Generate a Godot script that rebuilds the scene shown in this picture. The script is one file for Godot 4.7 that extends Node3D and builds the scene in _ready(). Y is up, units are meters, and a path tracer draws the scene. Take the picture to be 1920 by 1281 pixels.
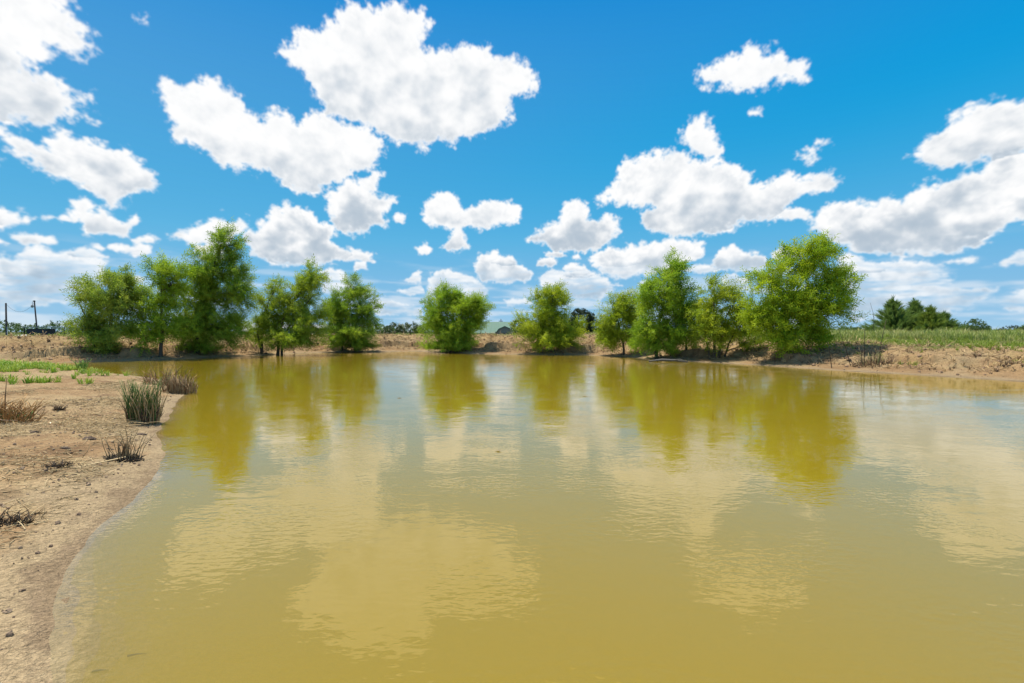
extends Node3D
# A muddy farm pond under cumulus clouds, willows on the far bank. Units are metres, y up, the water lies at y = 0.

# ---------------------------------------------------------------- data
const SHORE := [-1.98, -2.16, -2.25, -2.46, -2.58, -2.81, -3.16, -3.78, -3.59, -4.73, -3.93, -5.55, -4.72, -6.90, -5.56, -8.06, -6.71, -10.04, -7.69, -11.98, -8.36, -13.31, -9.87, -15.13, -11.78, -16.72, -13.71, -17.76, -16.20, -19.18, -18.97, -21.16, -21.78, -23.21, -22.40, -23.98, -22.50, -24.39, -21.47, -24.81, -20.36, -25.69, -18.68, -27.15, -17.50, -29.98, -16.00, -31.98, -14.64, -35.11, -12.31, -36.91, -7.30, -38.90, -4.13, -35.98, -2.14, -34.27, 0.00, -33.47, 4.77, -32.71, 6.88, -29.98, 8.06, -26.65, 9.57, -24.81, 10.95, -22.84, 11.91, -21.16, 12.80, -19.18, 13.88, -17.98, 14.65, -16.72, 15.32, -15.30, 17.20, -9.00, 18.00, -3.00, 16.00, 0.60, 9.00, 0.40, 4.00, -0.30, 0.50, -0.70, -1.20, -1.10, -1.75, -1.60]
# greyness, softness, outline in degrees (bearing from the view axis, height above the horizon)
const CLOUDS := [
	[0.5, 1, [-47.17, 25.47, -40.86, 27.92, -40.83, 25.47, -39.82, 24.89, -39.06, 24.01, -38.97, 22.89, -39.51, 22.07, -40.55, 22.23, -41.55, 22.30, -41.95, 21.35, -42.54, 20.68, -43.33, 20.63, -43.18, 20.22, -41.91, 20.11, -40.75, 19.66, -39.38, 19.02, -39.92, 18.28, -40.79, 17.25, -42.45, 16.40, -43.86, 16.28, -47.33, 15.90]],
	[0.6, 0.8, [-44.79, 14.80, -44.18, 15.42, -43.25, 15.45, -42.14, 15.10, -41.80, 16.52, -40.96, 16.60, -40.29, 15.85, -39.42, 16.21, -37.80, 15.70, -36.87, 15.89, -35.53, 14.95, -34.44, 13.31, -35.16, 12.74, -36.72, 12.18, -37.31, 10.83, -38.05, 10.72, -38.77, 11.51, -39.99, 12.39, -41.68, 12.72, -42.97, 13.29, -43.28, 13.84, -44.20, 14.03]],
	[0.3, 0.7, [-46.59, 9.58, -44.56, 9.80, -44.11, 9.59, -43.71, 9.65, -43.65, 9.12, -42.96, 9.05, -43.35, 8.66, -46.62, 7.99]],
	[0.2, 0.7, [-46.22, 15.84, -44.62, 15.89, -44.48, 15.14, -46.24, 14.43]],
	[0.2, 0.7, [-46.26, 13.36, -44.57, 13.27, -46.27, 12.50]],
	[0.35, 0.6, [-42.22, 9.33, -41.72, 9.66, -40.72, 9.55, -40.53, 10.79, -39.66, 11.36, -39.20, 11.09, -39.14, 10.21, -38.60, 10.55, -37.69, 10.10, -36.94, 9.74, -36.17, 10.43, -35.90, 9.86, -36.37, 9.34, -36.77, 8.37, -37.71, 8.27, -39.52, 8.38, -39.86, 9.22, -41.06, 9.06]],
	[0.2, 0.5, [-36.39, 8.18, -35.40, 8.84, -34.41, 8.47, -35.02, 8.08, -36.20, 7.91]],
	[0.3, 0.6, [-36.78, 7.20, -36.00, 7.84, -35.02, 7.84, -34.83, 7.00, -36.40, 6.86]],
	[0.1, 0.5, [-39.29, 7.28, -38.64, 7.53, -38.02, 7.27, -38.64, 6.98]],
	[1, 0.8, [-47.47, 6.29, -44.46, 6.09, -43.85, 5.98, -42.90, 7.02, -42.41, 7.16, -41.76, 6.71, -40.41, 7.16, -40.07, 6.80, -39.54, 6.85, -38.47, 6.13, -38.12, 4.77, -40.81, 2.57, -47.55, 0.89]],
	[0.5, 0.7, [-33.79, 9.01, -32.33, 9.55, -31.25, 10.25, -29.47, 11.23, -28.80, 10.80, -27.41, 11.04, -27.18, 10.56, -27.89, 9.47, -29.27, 8.34, -32.13, 8.10, -33.38, 8.72]],
	[0.35, 0.9, [-34.26, 21.29, -33.52, 21.97, -32.19, 22.05, -31.42, 22.48, -30.24, 22.90, -29.13, 22.69, -27.53, 21.94, -27.31, 20.94, -26.61, 20.92, -25.90, 20.48, -24.93, 21.38, -23.70, 21.29, -22.71, 20.58, -21.69, 21.34, -19.35, 21.63, -17.49, 21.12, -15.59, 20.82, -13.83, 19.21, -14.23, 17.90, -15.62, 16.86, -18.33, 15.49, -20.45, 14.27, -22.26, 14.00, -24.01, 14.68, -25.22, 15.54, -27.83, 15.69, -29.20, 15.36, -30.31, 16.51, -31.39, 17.03, -33.29, 17.28, -33.56, 18.87, -34.07, 20.28]],
	[0.45, 0.9, [-24.15, 26.23, -23.15, 27.39, -22.39, 28.23, -20.08, 28.73, -19.81, 29.61, -18.49, 30.43, -17.69, 31.16, -15.52, 31.24, -14.98, 30.81, -13.03, 31.93, -11.63, 31.66, -9.92, 31.72, -9.07, 30.61, -9.36, 29.64, -9.93, 29.03, -9.36, 28.40, -6.47, 28.57, -4.13, 29.02, -2.07, 28.35, 0.30, 27.91, 1.77, 27.58, 2.24, 26.65, 2.78, 25.46, 2.36, 24.75, 0.00, 24.28, 0.30, 22.30, -1.18, 21.79, -5.90, 20.31, -9.40, 19.49, -12.82, 19.79, -15.59, 21.06, -17.76, 21.33, -19.88, 21.57, -20.39, 23.15, -22.42, 25.12]],
	[0.8, 0.8, [-20.04, 13.78, -18.34, 15.23, -17.80, 16.06, -15.62, 15.97, -15.07, 16.53, -13.84, 16.62, -14.79, 15.50, -15.08, 14.58, -12.84, 14.17, -12.56, 13.75, -13.98, 12.32, -13.70, 11.39, -15.09, 11.16, -15.38, 10.32, -17.29, 10.11, -18.90, 10.67, -19.68, 12.23]],
	[0.2, 0.5, [-13.13, 12.36, -12.57, 12.77, -11.72, 12.53, -12.00, 11.69, -12.74, 11.77]],
	[1, 0.7, [-27.66, 9.49, -26.47, 10.11, -25.75, 10.94, -25.01, 12.29, -24.03, 12.39, -23.52, 13.05, -21.76, 12.33, -20.47, 11.53, -19.16, 10.92, -18.37, 10.16, -19.44, 9.55, -17.57, 8.55, -17.20, 8.13, -18.39, 7.41, -19.45, 7.09, -22.57, 6.78, -24.56, 6.84, -26.97, 7.49]],
	[0.5, 0.6, [-20.51, 6.22, -19.19, 6.82, -18.12, 6.31, -17.86, 5.20, -16.23, 4.40, -15.13, 3.45, -18.41, 3.22, -20.26, 4.29]],
	[0.3, 0.5, [-17.04, 7.47, -15.94, 7.62, -15.84, 6.67, -17.04, 6.63]],
	[0.45, 0.6, [-10.00, 12.77, -9.42, 13.90, -8.25, 14.92, -6.50, 14.98, -5.62, 14.01, -5.33, 13.35, -3.56, 14.05, -1.19, 14.46, 0.89, 13.97, 1.19, 12.39, 0.00, 11.83, -2.38, 11.54, -3.27, 10.96, -4.15, 11.52, -5.33, 11.22, -4.87, 9.22, -5.93, 8.63, -7.80, 9.17, -6.51, 10.63, -6.39, 11.31, -8.84, 11.41, -9.71, 11.95]],
	[0.2, 0.5, [-10.59, 9.10, -9.72, 9.64, -8.91, 9.15, -9.43, 8.39, -10.30, 8.48]],
	[0.9, 0.6, [-4.16, 7.79, -3.57, 8.66, -1.78, 8.85, -0.60, 8.10, 0.89, 7.69, 2.26, 6.34, 1.49, 5.46, -0.60, 5.46, -3.27, 5.45, -4.28, 6.62]],
	[0.7, 0.6, [-9.56, 5.97, -8.28, 6.86, -5.93, 6.60, -4.16, 6.03, -2.56, 4.57, -3.27, 3.56, -9.45, 3.52]],
	[0.5, 0.5, [-12.03, 5.63, -10.31, 6.70, -9.85, 5.96, -10.02, 5.26, -11.46, 5.35]],
	[0.4, 0.5, [-12.60, 4.47, -10.02, 4.97, -9.62, 4.22, -11.18, 3.97]],
	[0.7, 0.6, [-15.69, 3.55, -13.57, 4.05, -12.61, 3.31, -10.03, 2.76, -10.03, 1.88, -15.14, 1.73]],
	[0.9, 0.7, [1.78, 10.12, 4.15, 12.08, 5.22, 11.90, 5.62, 13.74, 6.97, 14.25, 8.14, 13.67, 8.55, 12.26, 9.42, 12.12, 10.28, 12.65, 11.60, 12.15, 12.18, 10.74, 10.87, 9.94, 10.01, 8.95, 7.98, 8.59, 4.75, 8.82, 2.97, 9.82]],
	[0.2, 0.4, [6.69, 8.33, 7.40, 8.61, 7.69, 8.02, 6.81, 7.98]],
	[0.8, 0.7, [8.27, 7.84, 10.58, 9.39, 12.02, 9.06, 13.15, 9.58, 14.83, 9.23, 16.20, 9.84, 18.90, 9.86, 20.39, 9.23, 20.24, 7.88, 18.92, 7.00, 15.67, 6.28, 11.17, 5.65, 9.15, 7.13]],
	[0.9, 0.7, [2.68, 6.04, 4.46, 6.91, 6.52, 6.59, 7.40, 6.00, 8.86, 6.67, 10.60, 5.95, 11.18, 4.78, 9.45, 3.35, 5.94, 3.67, 2.98, 5.16]],
	[0.6, 0.5, [-0.89, 3.57, 1.49, 3.98, 2.38, 2.97, -0.60, 2.74]],
	[0.6, 0.8, [8.26, 13.94, 10.28, 14.68, 11.13, 15.45, 11.70, 17.02, 12.54, 18.01, 15.61, 18.56, 18.58, 18.43, 19.38, 17.45, 20.95, 17.53, 22.48, 17.21, 24.24, 15.91, 25.23, 15.05, 26.43, 14.41, 28.30, 15.15, 29.21, 14.78, 31.85, 14.64, 32.50, 13.60, 31.43, 13.13, 29.23, 13.08, 27.87, 11.75, 26.47, 10.88, 24.53, 10.89, 23.04, 10.39, 21.00, 10.00, 18.37, 9.89, 15.38, 10.32, 14.26, 11.20, 13.97, 12.59, 15.64, 13.04, 11.71, 13.69]],
	[0.2, 0.8, [18.30, 20.05, 19.09, 21.18, 20.40, 21.50, 20.93, 20.48, 21.96, 19.14, 22.23, 17.88, 20.95, 17.38, 19.38, 18.05, 18.31, 18.96]],
	[0.15, 0.9, [19.75, 24.62, 20.37, 25.79, 22.16, 25.61, 23.16, 26.32, 24.63, 26.70, 25.84, 26.04, 27.26, 25.77, 27.96, 24.91, 29.56, 24.45, 29.88, 22.89, 28.67, 22.91, 26.82, 23.40, 25.15, 23.11, 24.92, 22.57, 24.18, 23.28, 22.94, 23.34, 21.92, 24.08, 20.38, 23.71]],
	[0.6, 0.8, [37.44, 15.25, 38.53, 15.89, 39.59, 16.71, 40.61, 17.70, 42.26, 18.27, 43.53, 18.00, 47.59, 16.38, 47.63, 13.78, 44.20, 13.83, 42.00, 13.49, 40.32, 13.62, 38.91, 14.10]],
	[1, 0.8, [30.58, 11.21, 31.88, 12.02, 34.37, 11.69, 35.96, 11.93, 37.11, 11.54, 38.39, 12.67, 39.99, 12.83, 42.01, 13.08, 42.96, 14.11, 44.65, 14.32, 47.63, 13.59, 47.70, 8.80, 44.28, 8.53, 42.41, 7.51, 40.76, 6.59, 39.01, 6.44, 33.61, 7.24, 31.91, 8.62, 30.38, 9.75]],
	[0.3, 0.6, [27.17, 11.57, 28.32, 12.20, 30.36, 11.48, 30.37, 10.64, 28.34, 10.70]],
	[0.9, 0.6, [21.03, 6.75, 22.04, 8.32, 23.30, 9.04, 24.31, 8.18, 25.53, 7.84, 26.97, 6.97, 26.51, 6.21, 23.58, 6.09]],
	[0.7, 0.5, [22.06, 5.61, 23.33, 5.99, 24.82, 5.50, 24.59, 4.16, 22.58, 4.23]],
	[1, 0.9, [32.56, 7.82, 35.63, 6.36, 39.01, 6.31, 40.78, 4.59, 41.13, 3.67, 43.42, 3.54, 42.79, 2.71, 40.48, 1.45, 33.68, 0.84, 33.02, 4.09]],
	[0.8, 0.7, [42.80, 2.49, 44.04, 3.29, 47.77, 3.88, 47.80, 1.68, 43.75, 1.72]],
	[0.1, 1, [28.97, 16.63, 30.52, 17.18, 31.30, 17.37, 30.75, 16.44, 30.09, 15.84]],
	[0.1, 0.6, [-36.24, 26.09, -35.31, 26.24, -35.31, 25.97, -36.09, 25.83]],
	[0.1, 0.6, [-39.40, 17.29, -38.51, 17.75, -38.22, 17.65, -38.88, 16.96]],
	[0.1, 0.6, [24.83, 21.02, 25.89, 21.04, 25.90, 20.58]],
	[0.2, 0.5, [39.90, 6.00, 42.10, 6.07, 41.94, 5.65]],
]
# label, x, z, tone, density, stems (x, y from the foot), crown lobes (x, y, half width, half height)
const WILLOWS := [
	["arching olive-green willow at the far left of the far bank", -21.64, -27.50, 0, 1, [[0.00, 0.00, 0.05, 1.43, 0.13, 3.00, 0.32, 4.00], [-0.72, 0.06, -1.04, 1.15, -1.26, 2.00, -1.67, 3.00]], [0.35, 3.95, 0.92, 0.63, 0.07, 2.92, 1.43, 1.20, -1.03, 2.06, 0.74, 0.97, 1.13, 2.58, 0.80, 1.49, -0.07, 1.20, 1.55, 0.86, -0.42, 0.40, 1.03, 0.46]],
	["bright green slim willow with one straight trunk, second from the left", -19.26, -28.00, 1, 1, [[0.00, 0.00, 0.11, 1.40, 0.13, 3.15, 0.21, 4.89]], [0.18, 4.83, 0.64, 0.76, 0.69, 4.02, 0.88, 1.17, -0.31, 2.97, 0.93, 1.17, 0.02, 1.69, 1.23, 0.82, -0.71, 1.11, 0.88, 0.64]],
	["tallest willow of the left group with a high leaning crown", -18.75, -30.50, 2, 1.15, [[0.00, 0.00, 0.11, 1.65, 0.52, 3.55, 1.50, 6.40]], [1.82, 6.46, 0.76, 1.14, 1.26, 4.88, 1.40, 1.52, 2.36, 3.71, 0.95, 1.91, 0.23, 3.24, 1.14, 1.84, 0.97, 1.65, 2.16, 1.21, -0.30, 1.27, 1.21, 1.02, 0.16, 0.38, 1.11, 0.38]],
	["thin small willow with a forked stem beside the tallest willow", -16.16, -33.00, 3, 0.75, [[0.00, 0.00, 0.08, 1.27, 0.37, 2.99, 0.93, 4.19], [0.00, 0.24, -0.19, 1.27, -0.32, 2.30]], [0.37, 2.92, 0.86, 1.38, -0.12, 1.68, 0.62, 0.76, 0.86, 4.02, 0.55, 0.76, 0.63, 1.68, 0.96, 0.83, -0.20, 0.93, 0.48, 0.48]],
	["pair-stemmed willow with a pointed top leaning right", -15.00, -33.00, 3, 1, [[-0.10, -0.07, 0.01, 1.31, 0.58, 3.02, 2.14, 5.42], [0.14, -0.07, 0.29, 1.31, 1.26, 2.85, 2.30, 4.05]], [2.24, 5.25, 0.76, 1.03, 1.27, 4.05, 1.17, 1.17, 0.23, 2.68, 1.17, 1.31, 1.94, 2.41, 1.24, 1.58, 0.91, 1.38, 1.79, 0.76]],
	["bushy willow drooping to the ground left of the white-flowering shrubs", -12.51, -37.50, 2, 1.1, [[-0.00, -0.08, 0.17, 1.48, 0.41, 3.24, 0.89, 4.80]], [0.81, 4.53, 0.94, 1.02, 0.21, 3.05, 1.41, 1.48, 1.81, 2.85, 1.02, 1.64, 0.87, 1.25, 2.11, 1.09, -0.69, 2.19, 0.62, 1.17, 0.78, 0.47, 1.72, 0.47]],
	["round bushy willow at the water's edge left of the green-roofed house", -4.38, -36.50, 1, 1.2, [[-0.00, -0.04, -0.11, 1.18, -0.26, 2.70, -0.33, 4.03], [0.11, 0.04, 0.76, 1.56, 1.34, 2.89]], [-0.33, 3.99, 0.99, 0.91, -0.94, 2.70, 1.37, 1.29, 0.96, 3.08, 1.37, 1.06, 1.94, 3.15, 0.91, 0.84, -0.19, 1.26, 2.43, 1.14, 1.33, 1.94, 1.14, 1.06, -0.27, 0.42, 2.05, 0.46]],
	["low yellow-green willow with a thin open top right of the green-roofed house", 2.66, -34.00, 4, 1.1, [[0.00, -0.04, -0.04, 1.28, -0.07, 2.69, 0.10, 4.10]], [0.10, 3.89, 0.99, 0.71, -0.89, 3.33, 0.78, 0.64, -0.04, 2.76, 1.27, 0.85, -0.89, 1.81, 1.63, 0.99, 0.88, 1.45, 1.27, 1.06, -0.18, 0.85, 2.12, 0.78]],
	["yellowish willow at the left end of the right-hand group", 6.79, -31.00, 4, 1, [[0.00, -0.03, -0.07, 1.10, -0.40, 2.23, -0.66, 3.36]], [-0.59, 2.45, 0.90, 1.23, -1.04, 1.36, 0.78, 0.84, 0.25, 2.97, 0.71, 0.97, -0.17, 1.03, 1.36, 0.71, 0.64, 1.74, 0.71, 0.97]],
	["tall bright green willow with a pointed crown in the right-hand group", 7.88, -27.80, 1, 1.15, [[0.00, -0.06, 0.05, 1.39, 0.39, 3.13, 0.84, 5.00], [0.12, 0.00, -0.50, 1.68, -0.80, 3.13], [1.54, 0.12, 1.61, 1.39, 1.49, 2.55]], [0.84, 4.86, 0.64, 0.78, 0.44, 3.70, 1.22, 1.16, -0.65, 3.13, 0.75, 0.98, 1.14, 2.55, 1.04, 1.27, 0.11, 1.68, 1.45, 1.04, 0.23, 0.70, 1.27, 0.52, 1.82, 1.54, 0.81, 1.04, -0.70, 1.33, 0.93, 0.75]],
	["many-stemmed open willow between the two largest right-hand willows", 10.43, -26.00, 4, 0.8, [[-0.14, -0.03, -0.20, 1.11, -0.29, 2.46, -0.22, 3.54], [0.08, -0.03, 0.26, 1.38, 0.71, 2.73], [0.30, -0.03, 0.72, 1.11, 1.26, 1.92], [-0.35, -0.03, -0.63, 1.11, -0.91, 1.92]], [-0.16, 3.14, 1.08, 0.81, 0.82, 2.52, 0.81, 0.76, -0.69, 2.19, 0.68, 0.87, 1.21, 1.65, 0.76, 0.76, -0.74, 1.38, 0.81, 0.81, 0.13, 1.16, 0.70, 0.65, 1.48, 0.79, 0.60, 0.49, 0.26, 1.92, 0.81, 0.60]],
	["broad bright yellow-green willow at the right end of the group", 12.62, -23.50, 5, 1.15, [[0.00, -0.05, -0.08, 0.69, 0.06, 1.66, 0.58, 3.01, 1.54, 4.59], [-0.02, 0.00, -0.48, 1.42, -0.89, 2.89], [0.07, 0.44, 1.08, 1.66, 2.17, 2.64]], [1.54, 4.30, 0.73, 0.78, 0.57, 4.10, 1.13, 0.93, -0.94, 3.33, 0.93, 0.73, 2.17, 3.01, 0.93, 0.78, 0.59, 2.40, 1.86, 0.88, -0.63, 1.62, 1.37, 0.78, 0.07, 0.64, 1.47, 0.59, -1.36, 1.91, 0.73, 0.98, 1.82, 1.76, 1.13, 0.69, 0.97, 1.05, 1.03, 0.59]],
]
const TONES := [
	[Color(0.245, 0.365, 0.055), Color(0.390, 0.465, 0.085)],
	[Color(0.235, 0.390, 0.030), Color(0.390, 0.510, 0.045)],
	[Color(0.205, 0.350, 0.032), Color(0.360, 0.465, 0.055)],
	[Color(0.250, 0.370, 0.035), Color(0.400, 0.480, 0.055)],
	[Color(0.290, 0.400, 0.028), Color(0.450, 0.515, 0.042)],
	[Color(0.275, 0.420, 0.022), Color(0.450, 0.550, 0.035)],
]

const SUN_EL := 70.0
const SUN_AZ := -52.0
var rng := RandomNumberGenerator.new()
var n_low := FastNoiseLite.new()
var n_mid := FastNoiseLite.new()
var n_fine := FastNoiseLite.new()
var n_pit := FastNoiseLite.new()
var counts := {}
var M := {}

# ---------------------------------------------------------------- small helpers
func noise(sd: int, freq: float, oct := 3) -> FastNoiseLite:
	var n := FastNoiseLite.new()
	n.seed = sd
	n.noise_type = FastNoiseLite.TYPE_SIMPLEX_SMOOTH
	n.frequency = freq
	n.fractal_type = FastNoiseLite.FRACTAL_FBM
	n.fractal_octaves = oct
	return n

func numbered(called: String) -> String:
	var k: int = counts.get(called, 0)
	counts[called] = k + 1
	return called if k == 0 else "%s_%03d" % [called, k]

func tag(o: Node, label := "", category := "", group := "", kind := "") -> void:
	if label: o.set_meta("label", label)
	if category: o.set_meta("category", category)
	if group: o.set_meta("group", group)
	if kind: o.set_meta("kind", kind)

func thing(called: String, where: Vector3, label: String, category: String, group := "") -> Node3D:
	var o := Node3D.new()
	o.name = numbered(called)
	add_child(o)
	o.position = where
	tag(o, label, category, group)
	return o

func part(called: String, mesh: Mesh, mat: Material, parent: Node) -> MeshInstance3D:
	var o := MeshInstance3D.new()
	o.name = called
	o.mesh = mesh
	o.material_override = mat
	parent.add_child(o, true)
	return o

func copies(called: String, mesh: Mesh, mat: Material, where: Array, tints: Array, parent: Node) -> MultiMeshInstance3D:
	var mm := MultiMesh.new()
	mm.transform_format = MultiMesh.TRANSFORM_3D
	mm.use_colors = true
	mm.mesh = mesh
	mm.instance_count = where.size()
	for i in where.size():
		mm.set_instance_transform(i, where[i])
		mm.set_instance_color(i, tints[i])
	var o := MultiMeshInstance3D.new()
	o.name = called
	o.multimesh = mm
	o.material_override = mat
	parent.add_child(o, true)
	return o

func start() -> SurfaceTool:
	var st := SurfaceTool.new()
	st.begin(Mesh.PRIMITIVE_TRIANGLES)
	return st

func done(st: SurfaceTool) -> ArrayMesh:
	st.generate_normals()
	return st.commit()

func quad(st: SurfaceTool, a: Vector3, b: Vector3, c: Vector3, d: Vector3, col := Color.WHITE) -> void:
	st.set_color(col)
	for v in [a, b, c, a, c, d]:
		st.add_vertex(v)

func tri(st: SurfaceTool, a: Vector3, b: Vector3, c: Vector3, col := Color.WHITE) -> void:
	st.set_color(col)
	for v in [a, b, c]:
		st.add_vertex(v)

func box(st: SurfaceTool, lo: Vector3, hi: Vector3, col := Color.WHITE) -> void:
	var p := []
	for i in 8:
		p.append(Vector3(hi.x if i & 1 else lo.x, hi.y if i & 2 else lo.y, hi.z if i & 4 else lo.z))
	st.set_smooth_group(-1)
	for f in [[0, 2, 3, 1], [4, 5, 7, 6], [0, 4, 6, 2], [1, 3, 7, 5], [2, 6, 7, 3], [0, 1, 5, 4]]:
		quad(st, p[f[0]], p[f[3]], p[f[2]], p[f[1]], col)

func tube(st: SurfaceTool, pts: Array, radii: Array, sides: int, col := Color.WHITE) -> void:
	st.set_smooth_group(1)
	var rings := []
	for i in pts.size():
		var d: Vector3 = (pts[mini(i + 1, pts.size() - 1)] - pts[maxi(i - 1, 0)])
		d = d.normalized() if d.length() > 1e-6 else Vector3.UP
		var a := d.cross(Vector3(0.3, 0.1, 0.95)).normalized()
		var b := d.cross(a)
		var ring := []
		for k in sides:
			var t := TAU * k / sides
			ring.append(pts[i] + (a * cos(t) + b * sin(t)) * float(radii[i]))
		rings.append(ring)
	for i in rings.size() - 1:
		for k in sides:
			var j := (k + 1) % sides
			quad(st, rings[i][k], rings[i][j], rings[i + 1][j], rings[i + 1][k], col)
	var last: Array = rings[-1]
	for k in range(1, sides - 1):
		tri(st, last[0], last[k], last[k + 1], col)

func mat(col: Color, rough := 0.9, vertex := false) -> StandardMaterial3D:
	var m := StandardMaterial3D.new()
	m.albedo_color = col.linear_to_srgb()
	m.roughness = rough
	m.vertex_color_use_as_albedo = vertex
	m.cull_mode = BaseMaterial3D.CULL_DISABLED
	return m

func leafy(back: float, rough := 0.55) -> StandardMaterial3D:
	var m := mat(Color.WHITE, rough, true)
	m.metallic_specular = 0.35
	m.backlight_enabled = true
	m.backlight = Color(back, back, back * 0.6).linear_to_srgb()
	return m

func any_turn() -> Basis:
	return Basis(Vector3(rng.randfn(), rng.randfn(), rng.randfn()).normalized(), rng.randf() * TAU)

# a frame whose y axis points along d, turned at random about it
func along(d: Vector3, scale := 1.0) -> Basis:
	var y := d.normalized()
	var x := y.cross(Vector3(rng.randfn(), rng.randfn(), rng.randfn())).normalized()
	return Basis(x, y, x.cross(y)).scaled(Vector3.ONE * scale)

# ---------------------------------------------------------------- the sky
var sky_w := 0
var sky_h := 0

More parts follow.
